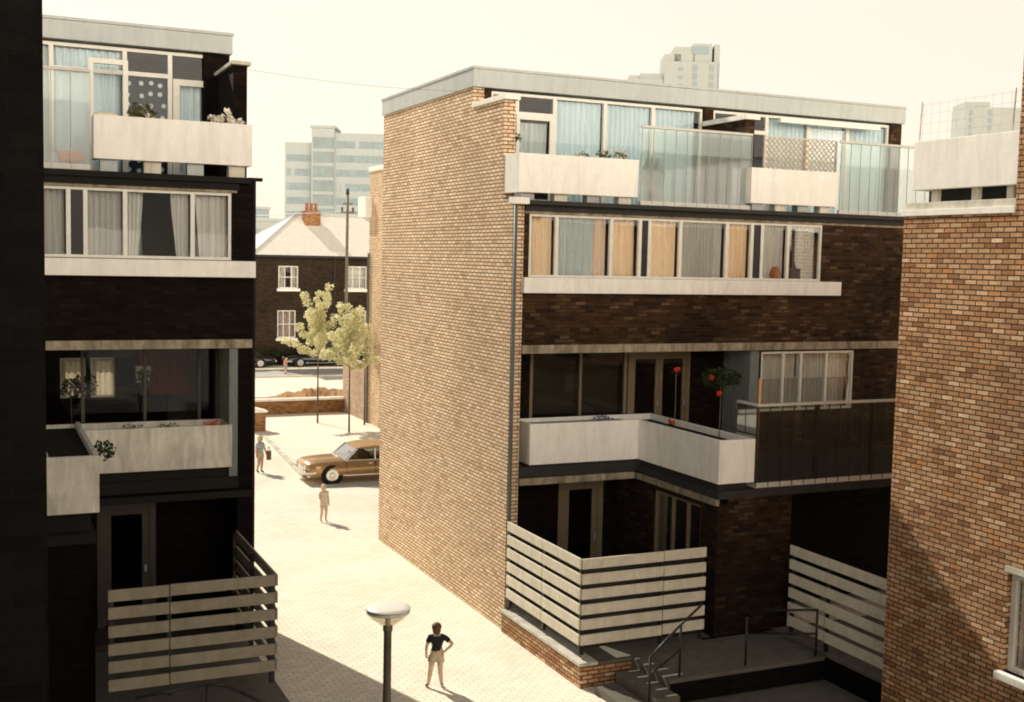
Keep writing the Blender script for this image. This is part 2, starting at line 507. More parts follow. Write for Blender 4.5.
# ------------------------------------------------------------------ component makers
def window(root, x0, x1, z0, z1, Y, splits=(), hz=(), fw=.05, mul=.045, mat='white_frame', gl='glass', dark=(), depth=.07, plane='y', sill=None, name='window'):
    """frame mesh with one pane child per light; plane 'y' = faces along Y at Y, 'x' = lies in the plane X = Y"""
    m = MB()
    def bx(mb, u0, u1, w0, w1, a0, a1, bev=0):
        if plane == 'y': mb.box(u0, u1, Y + w0, Y + w1, a0, a1, bev)
        else: mb.box(Y + w0, Y + w1, u0, u1, a0, a1, bev)
    bx(m, x0, x0 + fw, 0, depth, z0, z1)
    bx(m, x1 - fw, x1, 0, depth, z0, z1)
    bx(m, x0 + fw, x1 - fw, 0, depth, z1 - fw, z1)
    bx(m, x0 + fw, x1 - fw, 0, depth, z0, z0 + fw)
    for s in splits:
        bx(m, s - mul / 2, s + mul / 2, -.004, depth - .004, z0 + fw, z1 - fw)
    edges = [x0 + fw, *splits, x1 - fw]
    for (i, zz) in hz:
        a = edges[i] + (mul / 2 if i > 0 else 0)
        b = edges[i + 1] - (mul / 2 if i + 1 < len(edges) - 1 else 0)
        bx(m, a, b, .003, depth - .006, zz - mul / 2, zz + mul / 2)
    f = m.build(name, mat, root)
    for i in range(len(edges) - 1):
        a = edges[i] + (mul / 2 if i > 0 else 0)
        b = edges[i + 1] - (mul / 2 if i + 1 < len(edges) - 1 else 0)
        q = MB()
        if i in dark:
            bx(q, a, b, .02, .05, z0 + fw, z1 - fw)
            q.build('infill_panel', 'dark_panel', f)
        else:
            w = .03
            if plane == 'y': q.face((a, Y + w, z0 + fw), (b, Y + w, z0 + fw), (b, Y + w, z1 - fw), (a, Y + w, z1 - fw))
            else: q.face((Y + w, a, z0 + fw), (Y + w, b, z0 + fw), (Y + w, b, z1 - fw), (Y + w, a, z1 - fw))
            q.build('pane', gl, f)
    return f


def curtain(name, label, cat, x0, x1, z0, z1, Y, mat, amp=.025, wl=.12, group=None, plane='y', gather=0.0):
    m = MB()
    n = max(10, int((x1 - x0) / wl * 8))
    ph = random.uniform(0, 6)
    rows = 8
    grid = []
    for j in range(rows + 1):
        t = j / rows
        z = z0 + (z1 - z0) * t
        row = []
        for i in range(n + 1):
            u = i / n
            g = 1 - gather * (1 - t) ** 1.3
            x = x0 + (x1 - x0) * u * g if gather >= 0 else x1 - (x1 - x0) * (1 - u) * (1 + gather * (1 - t) ** 1.3)
            d = amp * sin(2 * pi * (x - x0) / (wl * g if gather > 0 else wl) + ph + .6 * sin(3.1 * u + ph)) * (.7 + .3 * t)
            row.append(m.bm.verts.new((x, Y + d, z) if plane == 'y' else (Y + d, x, z)))
        grid.append(row)
    for a, b in zip(grid, grid[1:]):
        for i in range(n):
            m.bm.faces.new((a[i], a[i + 1], b[i + 1], b[i]))
    return m.build(name, mat, None, True, label, cat, group)


def glass_screen(root, x0, x1, Y, z0, z1, bar=.275, gl='glass_milky', ret=None, big=(), rail='pale_metal', bars_mat='grey_metal'):
    m = MB()
    m.box(x0, x1, Y - .03, Y + .03, z1 - .05, z1)
    m.box(x0, x1, Y - .03, Y + .03, z0, z0 + .09)
    if ret:
        m.box(ret[0] - .025, ret[0] + .025, Y + .032, ret[1], z1 - .05, z1)
        m.box(ret[0] - .025, ret[0] + .025, Y + .032, ret[1], z0, z0 + .09)
    f = m.build('glass_screen', rail, root)
    n = max(1, round((x1 - x0) / bar))
    for i in range(n + 1):
        x = x0 + .012 + (x1 - x0 - .024) * i / n
        hb = .009 if bars_mat == 'black_metal' else .006
        MB().box(x - hb, x + hb, Y - .036, Y - .022, z0 + .01, z1 - .052).build('mullion', bars_mat, f)
    for x in big:
        MB().box(x - .04, x + .04, Y + .05, Y + .12, z0, z1 - .06).build('post', 'black_metal', f)
    q = MB()
    q.face((x0, Y + .024, z0 + .09), (x1, Y + .024, z0 + .09), (x1, Y + .024, z1 - .05), (x0, Y + .024, z1 - .05))
    if ret: q.face((ret[0], Y + .04, z0 + .09), (ret[0], ret[1], z0 + .09), (ret[0], ret[1], z1 - .05), (ret[0], Y + .04, z1 - .05))
    q.build('pane', gl, f)
    return f


def slat_fence(label, loc, runs, zt, n=6, pitch=.272, bh=.185, th=.035, mat='fence'):
    """runs: (plane, fixed, a0, a1, joints, side)"""
    r = empty('slatted_fence', loc, label, 'fence')
    for plane, fx, a0, a1, joints, side in runs:
        cuts = [a0, *joints, a1]
        for k in range(n):
            m = MB()
            z1 = zt - k * pitch
            for a, b in zip(cuts, cuts[1:]):
                a_, b_ = (a + (.008 if a != a0 else 0), b - (.008 if b != a1 else 0))
                dz = random.uniform(-.006, .006)
                if plane == 'y': m.box(a_, b_, fx, fx + th * side, z1 - bh + dz, z1 + dz, .006)
                else: m.box(fx, fx + th * side, a_, b_, z1 - bh + dz, z1 + dz, .006)
            m.build('board', mat, r)
        for j in [a0 + .05, *joints, a1 - .05]:
            m = MB()
            b0, b1 = fx + (th + .004) * side, fx + (th + .06) * side
            if plane == 'y': m.box(j - .03, j + .03, b0, b1, zt - n * pitch - .1, zt - .03)
            else: m.box(b0, b1, j - .03, j + .03, zt - n * pitch - .1, zt - .03)
            m.build('post', 'black_metal', r)
    return r


def handrail(label, loc, rails, posts, r=.022):
    o = empty('handrail', loc, label, 'handrail')
    for pts in rails: MB().pipe(pts, r).build('rail', 'black_metal', o, True)
    for a, b in posts: MB().tube(a, b, r).build('post', 'black_metal', o, True)
    return o


def shrub(name, label, cat, c, r, n, size, mat='leaf_mid', stem=None, flowers=(), fmat='petal_white', s=(1, 1, 1), pot=None, group=None, fs=.05):
    o = empty(name, (c[0], c[1], stem if stem is not None else c[2] - r * s[2]), label, cat, group)
    if n: MB().leaves(c, r, n, size, s).build('foliage', mat, o)
    if stem is not None:
        MB().pipe([(c[0], c[1], stem), (c[0] + .012, c[1], (stem + c[2]) / 2), (c[0], c[1], c[2])], .011, 6).build('stem', 'bark', o)
    for f in flowers:
        MB().leaves(f, fs, 26, fs * 1.1).build('flower', fmat, o)
    if pot:
        MB().lathe([(pot * .7, 0), (pot, pot * 1.5), (pot * 1.08, pot * 1.5), (pot * 1.08, pot * 1.75), (pot * .9, pot * 1.75), (pot * .85, pot * 1.5)], (c[0], c[1], c[2] - r * s[2] - pot * 1.6), 16).build('pot', 'terracotta', o, True)
    return o


# ================================================================== SETTING
g = MB(); g.box(-900, 1600, -300, 2400, -.4, 0)
g.build('ground', 'ground', kind='structure')
MB().box(-12, 24, 16.4, 47.5, .0005, .004).build('paved_street', 'paving', kind='structure')
MB().box(10.9, 13.86, 14.35, 16.39, .0045, .03).build('ground_shade_patch', 'step_concrete', kind='structure')  # dark patch laid over the ground to stand for shade
MB().box(-12, 24, -6, 16.39, .0005, .004).build('bounce_absorber_ground', 'bounce_absorber', kind='structure')  # unseen dark ground added to cut light bounced onto the walls
MB().box(-60, 120, 70.5, 75.0, .0005, .004).build('road', 'asphalt', kind='structure')
MB().box(-60, 120, 75.004, 77.0, .0005, .12).build('pavement', 'paving', kind='structure')
MB().box(-60, 120, 70.2, 70.49, .0005, .10).build('kerb', 'white_dull', kind='structure')
m = MB()
for i in range(11):     # line of kerb stones running down to the car
    y = 47.2 - i * .86; x = 10.5 - i * .065
    m.prism([(x, y), (x + .14, y), (x + .14 - .065, y - .84), (x - .065, y - .84)], 'z', .004, .10 + .012 * (i % 2))
m.build('kerb_stones', 'white_dull', kind='structure')

# earth bank beyond the low wall
m = MB(); nx, ny = 60, 14; vs = []
for j in range(ny + 1):
    row = []
    for i in range(nx + 1):
        x = 13.0 + 8.0 * i / nx; y = 54.6 + 6.0 * j / ny
        e = max(0, sin(pi * j / ny)) ** .7 * min(1, i / 14, (nx - i) / 6)
        row.append(m.bm.verts.new((x, y, .01 + e * (.55 + .25 * sin(i * .5) * sin(j * .9 + i * .13)) + e * random.uniform(-.08, .08))))
    vs.append(row)
for a, b in zip(vs, vs[1:]):
    for i in range(nx): m.bm.faces.new((a[i], a[i + 1], b[i + 1], b[i]))
m.build('earth_bank', 'rubble', None, kind='structure')

# ================================================================== BLOCK B (facing terrace with the lit gable)
XG, XE, XP = 9.58, 21.3, 15.40
B = empty('apartment_block', (15.4, 25, 0), 'four storey brown brick apartment block with tall sunlit gable beyond the lone standing child', 'building')
g = MB()
g.prism([(21.06, 0), (29.2, 0), (29.2, 11.095), (23.2, 11.095), (23.2, 10.65), (21.57, 10.65), (21.57, 8.66), (21.06, 8.66)], 'x', XG, XG + .25)
g.build('gable_wall', 'brick_gable', B)
MB().box(XG - .05, XG + .30, 21.45, 23.17, 10.653, 10.76, .008).build('coping', 'white_panel', B)
g = MB(); g.prism([(21.57, 8.66), (23.16, 8.66), (23.16, 10.65), (21.57, 10.65)], 'x', XP - .03, XP + .22); g.build('party_wing', 'brick_front', B)
MB().box(XP - .09, XP + .28, 21.45, 23.17, 10.653, 10.76, .008).build('coping', 'white_panel', B)
MB().box(XG - .04, XE + .04, 23.12, 29.25, 11.10, 11.47, .01).box(XG - .06, XE + .06, 23.10, 29.27, 11.472, 11.53, .008).build('roof', 'fascia', B)
g = MB().wall_y(29.0, 29.2, XG + .25, XE, 0, 11.09); g.box(XE - .25, XE, 23.2, 28.99, 0, 11.09); g.box(XE - .25, XE, 21.06, 23.19, 0, 8.44)
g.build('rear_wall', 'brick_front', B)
# penthouse piers
for x0, x1 in ((XG + .251, 9.99), (XP - .03, XP + .22), (20.93, XE - .252)): MB().box(x0, x1, 23.18, 23.42, 8.656, 11.09).build('penthouse_pier', 'brick_front', B)
# slabs
MB().box(XG + .25, XE, 20.99, 28.99, 8.45, 8.57).build('floor_slab', 'slab_dark', B)
MB().box(XG + .15, XE, 20.85, 23.3, 8.572, 8.655).build('gutter', 'slab_dark', B)
MB().box(XG + .25, XE - .25, 21.31, 28.99, 5.80, 5.95).build('floor_slab', 'floor_in', B)
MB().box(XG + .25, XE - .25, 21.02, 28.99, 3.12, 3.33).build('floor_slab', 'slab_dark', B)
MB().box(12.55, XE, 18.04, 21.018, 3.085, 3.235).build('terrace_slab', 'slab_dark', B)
MB().box(XG + .25, XE - .25, 21.1, 28.99, .3, .455).build('floor_slab', 'floor_in', B)
# room back walls so that glazing shows dark rooms
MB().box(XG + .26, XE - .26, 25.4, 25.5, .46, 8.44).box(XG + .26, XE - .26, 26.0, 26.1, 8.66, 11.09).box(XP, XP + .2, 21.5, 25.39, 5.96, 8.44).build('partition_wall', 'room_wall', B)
# level 2 front
H2 = (9.95, 17.2, 7.14, 8.40)
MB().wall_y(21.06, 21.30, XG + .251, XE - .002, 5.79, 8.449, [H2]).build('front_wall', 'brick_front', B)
MB().box(9.83, XE - .004, 21.03, 21.058, 8.402, 8.448).build('window_head', 'lintel', B)
B2S = [10.57, 11.82, 12.5, 12.73, 13.49, 14.66, 15.31, 15.58, 16.28]
window(B, 9.951, 17.199, 7.141, 8.399, 21.08, B2S, dark=(3, 7), mul=.075)
MB().box(9.79, 17.66, 20.90, 21.20, 6.83, 7.138, .012).build('window_sill', 'white_panel', B)
# level 1
MB().box(9.832, XE - .002, 20.99, 21.25, 5.62, 5.788, .006).build('lintel', 'lintel', B)
MB().box(XG + .25, XE - .25, 21.26, 21.99, 5.63, 5.787).build('soffit', 'slab_dark', B)
MB().box(15.372, 15.60, 21.06, 22.5, 3.331, 5.615).build('party_wall', 'party_grey', B)
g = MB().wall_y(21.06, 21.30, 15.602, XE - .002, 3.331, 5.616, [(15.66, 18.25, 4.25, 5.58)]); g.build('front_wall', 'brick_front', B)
window(B, 15.661, 18.249, 4.251, 5.579, 21.08, [16.28, 16.77, 17.48], mul=.06)
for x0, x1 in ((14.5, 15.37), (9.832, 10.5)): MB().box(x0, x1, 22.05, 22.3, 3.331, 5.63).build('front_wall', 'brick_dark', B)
window(B, 10.52, 12.86, 4.0, 5.62, 22.07, [11.72], mat='brown_frame', gl='glass_dim', mul=.06, fw=.07)
MB().box(10.51, 12.87, 22.06, 22.3, 3.331, 3.998).build('spandrel_panel', 'brick_dark', B)
# french doors of level 1
def door(root, x0, x1, z0, z1, Y, leaves_=2, mat='brown_frame', gl='glass_dim', fw=.09):
    f = MB().box(x0, x0 + fw, Y, Y + .1, z0, z1).box(x1 - fw, x1, Y, Y + .1, z0, z1).box(x0 + fw, x1 - fw, Y, Y + .1, z1 - fw, z1).build('door_frame', mat, root)
    w = (x1 - x0 - 2 * fw) / leaves_
    for i in range(leaves_):
        a, b = x0 + fw + i * w + .004, x0 + fw + (i + 1) * w - .004
        d = MB().box(a, a + fw, Y + .02, Y + .07, z0 + .03, z1 - fw - .004).box(b - fw, b, Y + .02, Y + .07, z0 + .03, z1 - fw - .004)
        d.box(a + fw, b - fw, Y + .02, Y + .07, z0 + .03, z0 + .22).box(a + fw, b - fw, Y + .02, Y + .07, z1 - fw - .09, z1 - fw - .004)
        d = d.build('door', mat, root)
        q = MB(); q.face((a + fw, Y + .045, z0 + .22), (b - fw, Y + .045, z0 + .22), (b - fw, Y + .045, z1 - fw - .09), (a + fw, Y + .045, z1 - fw - .09)); q.build('pane', gl, d)
        MB().box(b - fw * .7, b - fw * .35, Y - .03, Y + .018, z0 + 1.0, z0 + 1.12).build('handle', 'grey_metal', d)
door(B, 12.89, 14.48, 3.335, 5.55, 22.06)
# L shaped planter balcony
g = MB(); T = .07; z0, z1 = 3.37, 4.20
g.box(10.04, 12.556, 21.0, 21.0 + T, z0, z1, .008); g.box(10.04, 10.04 + T, 21.072, 21.78, z0, z1, .006); g.box(10.04, 12.0, 21.782, 21.85, z0, z1, .006)
g.box(12.56, 12.56 + T, 18.06, 21.08, z0, z1, .008); g.box(12.632, 13.37, 18.06, 18.06 + T, z0, z1, .008)
g.box(13.37 - T, 13.37, 18.132, 21.75, z0, z1, .006); g.box(12.02, 13.368, 21.782, 21.85, z0, z1, .006)
PL = g.build('planter', 'white_panel', B)
MB().box(10.112, 12.64, 21.08, 21.778, 3.5, 4.08).box(12.64, 13.29, 18.14, 21.77, 3.5, 4.08).build('soil', 'soil', PL)
MB().box(10.12, 12.5, 21.2, 21.75, 4.082, 4.13, .01).build('ledge_tray', 'grey_metal', PL)
MB().box(10.1, 12.5, 21.08, 21.7, 3.331, 3.369).box(12.65, 13.3, 18.2, 21.7, 3.236, 3.369).build('planter_bearer', 'slab_dark', B)
# clear balustrade along the terrace
glass_screen(B, 13.40, 19.6, 18.09, 3.25, 4.86, .285, 'glass_dark', (13.43, 18.75), (14.9, 16.3, 17.7), bars_mat='black_metal')
# level 0 patio recess
MB().box(9.832, 12.50, 21.0, 21.25, 2.96, 3.10, .006).box(12.50, 12.585, 18.04, 20.99, 2.97, 3.08).build('lintel', 'lintel', B)
g = MB().box(9.832, 11.25, 22.05, 22.3, .456, 3.115); g.box(12.36, 12.56, 22.05, 22.3, .456, 3.115); g.box(11.25, 12.36, 22.05, 22.3, 2.80, 3.115)
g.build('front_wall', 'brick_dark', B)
door(B, 11.26, 12.35, .46, 2.79, 22.06, 1, 'brown_frame', 'glass_dim', .13)
# entrance volume below the terrace
WV = (18.62, 20.32, 1.55, 2.86)
g = MB().wall_x(12.57, 12.80, 18.06, 22.6, .3, 2.965, [WV]); g.box(12.802, 14.28, 18.062, 18.3, .3, 3.083); g.build('porch_wall', 'brick_front', B)
window(B, 18.621, 20.319, 1.551, 2.859, 12.60, [19.12, 19.66], plane='x', mul=.05, gl='glass_dim', mat='brown_frame')
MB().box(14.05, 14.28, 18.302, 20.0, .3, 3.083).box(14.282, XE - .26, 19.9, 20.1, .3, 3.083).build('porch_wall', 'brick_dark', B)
MB().box(14.7, 15.6, 19.84, 19.898, .46, 2.6).build('door', 'dark_panel', B)
# patio plinth
g = MB().box(9.52, 12.568, 17.66, 21.05, 0.004, .40); g.build('patio_plinth', 'brick_near', B)
MB().box(9.49, 9.86, 17.63, 21.055, .402, .462, .008).build('plinth_coping', 'white_dull', B)
MB().box(9.862, 12.56, 17.63, 21.05, .402, .445, .006).build('patio_floor', 'step_concrete', B)
MB().box(12.3, 14.5, 18.0, 18.055, .004, .47).build('porch_plinth', 'brick_dark', B)
# drainpipe down the gable corner
MB().tube((9.62, 21.0, .46), (9.62, 21.0, 8.55), .036, 12).build('drainpipe', 'pipe', B, True)
MB().box(9.47, 9.84, 20.83, 21.02, 8.57, 8.70, .015).build('rainwater_head', 'white_panel', B)
# level 3 terrace parapets (stand clear of the gutter on bearers)
def parapet(x0, x1, y0, y1, root, z0=8.80, z1=9.56, mat='white_panel', left=True):
    g = MB().box(x0, x1, y0, y0 + .09, z0, z1, .01)
    if left: g.box(x0, x0 + .09, y0 + .092, y1, z0, z1, .01)
    g.box(x1 - .09, x1, y0 + .092, y0 + .6, z0, z1, .01)
    p = g.build('balcony_parapet', mat, root)
    n = 4
    for i in range(n):
        x = x0 + .25 + (x1 - x0 - .5) * i / (n - 1)
        MB().box(x - .14, x + .14, y0 + .10, y0 + .3, 8.656, z0 + .05).build('bearer', 'white_dull' if i % 2 else 'grey_metal', p)
parapet(9.60, 12.29, 20.86, 21.56, B)
parapet(15.08, 17.40, 20.86, 21.56, B)
glass_screen(B, 12.43, 15.19, 21.04, 8.66, 10.29, .272, 'glass_milky')
glass_screen(B, 17.58, 21.2, 21.04, 8.66, 10.29, .272, 'glass_milky', None, (19.0,))
# penthouse glazing
window(B, 10.0, 15.35, 8.66, 11.05, 23.24, [10.62, 11.53, 12.79, 14.03], [(0, 10.62), (1, 10.62)], mul=.09, fw=.06)
window(B, 15.64, 20.92, 8.66, 11.05, 23.24, [16.35, 17.18, 18.42, 19.62], [(0, 10.62), (1, 10.62)], mul=.09, fw=.06)
MB().box(10.6, 10.68, 23.2, 23.236, 8.7, 10.6).box(11.4, 11.52, 23.2, 23.236, 8.7, 10.6).box(10.68, 11.4, 23.2, 23.236, 10.5, 10.6).box(10.68, 11.4, 23.2, 23.236, 8.7, 8.8).build('terrace_door', 'white_frame', B)
MB().box(17.36, 20.4, 22.95, 23.08, 10.86, 10.98, .02).build('blind_box', 'white_panel', B)

# curtains of block B
cz = (7.17, 8.36)
curtain('orange_curtain', 'orange curtain in the pane nearest the drainpipe, under the long roof terrace', 'curtain', 10.0, 10.53, *cz, 21.24, 'orange_cloth', .03, .15)
curtain('net_curtain', 'blue grey net curtain in the wide third floor pane beside the first orange one', 'curtain', 10.61, 11.45, *cz, 21.24, 'blue_grey', .02, .09)
curtain('pink_curtain', 'narrow pale peach curtain drawn aside between blue grey net and orange curtain', 'curtain', 11.47, 11.78, *cz, 21.24, cloth('peach_cloth', (.95, .76, .60), .2), .03, .1)
curtain('orange_curtain', 'orange curtain just left of the first dark slot in the third floor window band', 'curtain', 11.87, 12.46, *cz, 21.24, 'orange_cloth', .03, .14)
curtain('orange_curtain', 'orange curtain just right of the first dark slot in the third floor window band', 'curtain', 12.79, 13.44, *cz, 21.24, 'orange_cloth', .03, .16)
curtain('net_curtain', 'plain grey net curtain in the widest central pane', 'curtain', 13.54, 14.42, *cz, 21.24, 'net_grey', .02, .09)
curtain('white_curtain', 'narrow cream curtain drawn back beside the grey net, left of the last orange curtain', 'curtain', 14.40, 14.62, *cz, 21.27, 'net', .03, .08)
curtain('orange_curtain', 'orange curtain just left of the second dark slot, the rightmost orange one', 'curtain', 14.71, 15.26, *cz, 21.24, 'orange_cloth', .03, .12)
curtain('net_curtain', 'white net curtain right of the second dark slot, with a brown pot before it', 'curtain', 15.63, 16.24, *cz, 21.24, 'net', .02, .1)
curtain('lace_curtain', 'white lace curtain looped aside in the last pane before the bare brown brick', 'curtain', 16.33, 17.13, *cz, 21.24, 'lace', .02, .1, gather=-.55)
MB().lathe([(.08, 0), (.13, .12), (.12, .2), (.09, .26), (.06, .3)], (16.05, 21.22, 7.15), 16).build('brown_pot', 'terracotta', None, True, 'brown pot standing on the inner sill before a white net curtain', 'pot')
MB().box(16.42, 16.72, 21.17, 21.27, 7.15, 7.42, .02).box(16.5, 16.56, 21.2, 21.24, 7.42, 8.3).build('dark_lamp', 'dark_panel', None, False, 'dark table lamp shape in the last pane of the orange curtained storey', 'lamp')
curtain('lace_curtain', 'short lace curtain over the left upper half of the balustraded window', 'curtain', 15.70, 16.75, 4.95, 5.53, 21.28, 'lace', .015, .09)
curtain('lace_curtain', 'short lace curtain over the right upper half of the balustraded window', 'curtain', 16.79, 18.2, 4.95, 5.53, 21.28, 'lace', .015, .09)
curtain('net_curtain', 'long grey net curtain hanging below the lace above the clear glass balustrade', 'curtain', 15.70, 18.2, 4.28, 5.0, 21.31, 'net_grey', .025, .1)
curtain('dim_curtain', 'dim brown net curtain behind the twin shaded panes above the white planter', 'curtain', 10.56, 12.80, 4.2, 5.6, 22.35, 'net_dim', .03, .14)
pc = (8.75, 10.98)
curtain('blue_curtain', 'pale blue curtain in the penthouse pane nearest the terrace door of the central block', 'curtain', 11.6, 12.74, *pc, 23.36, 'blue_cloth', .03, .14)
curtain('blue_curtain', 'pale blue curtain in the second penthouse pane left of the milky glass screen', 'curtain', 12.84, 13.98, *pc, 23.36, 'blue_cloth', .03, .12)
curtain('blue_curtain', 'pale blue curtain in the penthouse pane rising behind the shrub and milky screen', 'curtain', 14.08, 15.2, *pc, 23.36, 'blue_cloth', .03, .13)
curtain('blue_curtain', 'pale blue curtain behind the left part of the white blind box', 'curtain', 17.25, 18.38, *pc, 23.36, 'blue_cloth', .03, .13)
curtain('blue_curtain', 'pale blue curtain behind the middle of the white blind box', 'curtain', 18.46, 19.58, *pc, 23.36, 'blue_cloth', .03, .12)
curtain('blue_curtain', 'pale blue curtain in the last penthouse pane before the end brick pier', 'curtain', 19.66, 20.85, *pc, 23.36, 'blue_cloth', .03, .14)
curtain('grey_curtain', 'pale grey curtain half filling the glazed terrace door under the white coping', 'curtain', 10.7, 11.38, 9.5, 10.45, 23.36, 'blue_grey', .03, .12)
curtain('net_curtain', 'floral net curtain in the side window behind the slatted patio fence', 'curtain', 18.65, 20.28, 1.6, 2.8, 12.86, 'net_dim', .02, .1, plane='x')

# plants and small things on block B
def twigs(o_name, label, cx, cy, z, n, fl):
    return shrub(o_name, label, 'plant', (cx, cy, z), .12, n, .07, 'leaf_mid', None, fl, 'petal_white', (1.6, .8, .8), None)
twigs('flowering_plant', 'white flowered pot plant at left behind the terrace parapet of the central block', 11.75, 21.35, 9.68, 70, [(11.7, 21.3, 9.72), (11.85, 21.3, 9.76)])
twigs('flowering_plant', 'pinkish white flowers above the middle of the central block parapet', 11.25, 21.3, 9.62, 40, [(11.1, 21.3, 9.62), (11.3, 21.3, 9.66)])
twigs('flowering_plant', 'tall white lily like blooms behind the parapet near the milky screen', 12.15, 21.35, 9.66, 60, [(12.05, 21.3, 9.78), (12.2, 21.3, 9.74), (12.1, 21.3, 9.6)])
twigs('climbing_plant', 'leafy climber beside the brick wing at the end of the terrace door', 10.1, 22.2, 10.0, 90, [])
sh = shrub('potted_shrub', 'rounded brown shrub in terracotta pot behind the milky glass screen', 'shrub', (13.0, 21.5, 9.33), .34, 420, .07, 'leaf_mid', 8.75, (), s=(.75, .7, 1.1), pot=.15)
# garden trellis
t = empty('trellis', (16.8, 21.2, 9.5), 'ochre diamond trellis standing behind the second terrace parapet', 'trellis')
m = MB(); W, Hh = 1.95, .78; x0, z0 = 15.72, 9.50
k = -Hh
while k < W:
    a0, a1 = max(0, k), min(W, k + Hh)
    if a1 - a0 > .03:
        m.tube((x0 + a0, 21.30, z0 + a0 - k), (x0 + a1, 21.30, z0 + a1 - k), .012, 5)
        m.tube((x0 + a0, 21.32, z0 + Hh - (a0 - k)), (x0 + a1, 21.32, z0 + Hh - (a1 - k)), .012, 5)
    k += .13
m.build('lattice', paint('ochre_trellis_wood', (.62, .42, .22), .7), t)
MB().box(x0 - .03, x0, 21.28, 21.33, 9.0, z0 + Hh + .03).box(x0 + W, x0 + W + .03, 21.28, 21.33, 9.0, z0 + Hh + .03).box(x0, x0 + W, 21.285, 21.325, z0 + Hh, z0 + Hh + .03).build('frame', 'pale_metal', t)
# roses in the planter
shrub('standard_rose', 'standard rose with round dark crown and red blooms in white planter', 'rose', (13.12, 18.9, 5.28), .36, 420, .085, 'leaf_dark', 4.08, [(12.83, 18.8, 5.30), (12.98, 18.75, 5.0)], 'petal_red', (1.15, .9, .55), fs=.05)
shrub('standard_rose', 'thin single stemmed rose with one red bloom left of the crowned rose', 'rose', (12.92, 20.2, 5.28), .09, 25, .06, 'leaf_dark', 4.08, [(12.92, 20.15, 5.33)], 'petal_red', (1, 1, 1), fs=.06)
shrub('low_flower', 'small red flower low in the soil of the white planter', 'flower', (12.85, 20.2, 4.22), .10, 40, .06, 'leaf_dark', None, [(12.8, 20.1, 4.27)], 'petal_red', fs=.05)
MB().tube((13.62, 18.35, 3.24), (13.60, 18.30, 5.32), .022, 8).build('orange_pole', paint('orange_varnish', (.85, .36, .10), .5), None, True, 'thin orange pole upright at the corner of the clear balustrade', 'pole')
MB().leaves((11.85, 21.25, 4.22), .12, 60, .07, (2.2, 1, .5)).build('blue_cloth_bundle', cloth('faded_blue_rag', (.14, .18, .2), .1), None, False, 'crumpled bluish rag lying on the planter ledge', 'rag')

# fences, steps and rails in front of block B
FB = slat_fence('cream slatted patio fence on brick plinth turning the corner beside the sunlit gable', (10.5, 17.8, .46),
           [('y', 17.80, 9.60, 12.18, [11.27], 1), ('x', 9.56, 17.84, 20.95, [19.35], 1)], 2.27)
for k in range(6): MB().box(9.66, 9.69, 17.9, 20.95, 2.27 - k * .272 - .29, 2.27 - k * .272 - .165).build('shade_inner_board', 'dark_panel', FB)  # inner boards coloured dark to stand for shade in the gaps
for k in range(6): MB().box(9.72, 12.15, 17.905, 17.935, 2.27 - k * .272 - .285, 2.27 - k * .272 - .17).build('shade_inner_board', 'dark_panel', FB)  # front run, also dark in place of shade
slat_fence('cream slatted fence running down the right side of the shaded landing', (13.9, 16, .46),
           [('x', 13.88, 14.35, 17.55, [16.5], 1)], 2.24)
S = empty('entrance_steps', (12, 17, 0), 'shaded concrete landing with side steps in front of the brick porch', 'steps')
MB().box(10.56, 13.86, 16.40, 17.655, .004, .45, .012).build('landing', 'step_concrete', S)
MB().box(10.57, 13.85, 16.382, 16.398, .035, .385).build('landing_shade_sheet', 'brick_black', S)  # dark sheet on the landing face, shade put into its colour
MB().box(12.572, 13.86, 17.657, 17.998, .004, .45).build('landing', 'step_concrete', S)
MB().box(10.10, 10.555, 16.05, 17.4, .004, .305, .012).build('step', 'step_concrete', S)
MB().box(9.66, 10.097, 15.9, 17.35, .004, .155, .012).build('step', 'step_concrete', S)
P2 = empty('right_patio_plinth', (14.5, 16, 0), 'low brick plinth with concrete coping under the right slatted fence', 'plinth')
P2.name = 'patio_plinth_wall'
MB().box(13.90, 17.5, 14.3, 17.99, .004, .44).build('brickwork', 'brick_dark', P2)
MB().box(13.87, 17.5, 14.3, 17.99, .442, .50, .008).build('coping', 'step_concrete', P2)
handrail('black tubular handrail rising from the side steps along the near landing edge', (10.4, 16.4, .1),
         [[(9.98, 16.1, .15), (9.98, 16.1, 1.02), (10.82, 16.5, 1.36), (11.75, 17.3, 1.36)], [(9.98, 16.1, .72), (10.82, 16.5, .92)]], [((10.82, 16.5, .45), (10.82, 16.5, 1.35))])
handrail('black handrail of two short bars before the right slatted fence', (13.3, 16.5, .45),
         [[(13.72, 16.5, 1.30), (13.05, 17.6, 1.05)], [(13.72, 16.5, .86), (13.05, 17.6, .62)]], [((13.72, 16.5, .45), (13.72, 16.5, 1.32))])
MB().tube((12.22, 16.55, .45), (12.22, 16.55, 1.30), .022).ball((12.22, 16.55, 1.3), .023).build('bare_post', 'black_metal', None, True, 'single black post standing alone midway along the landing edge', 'post')

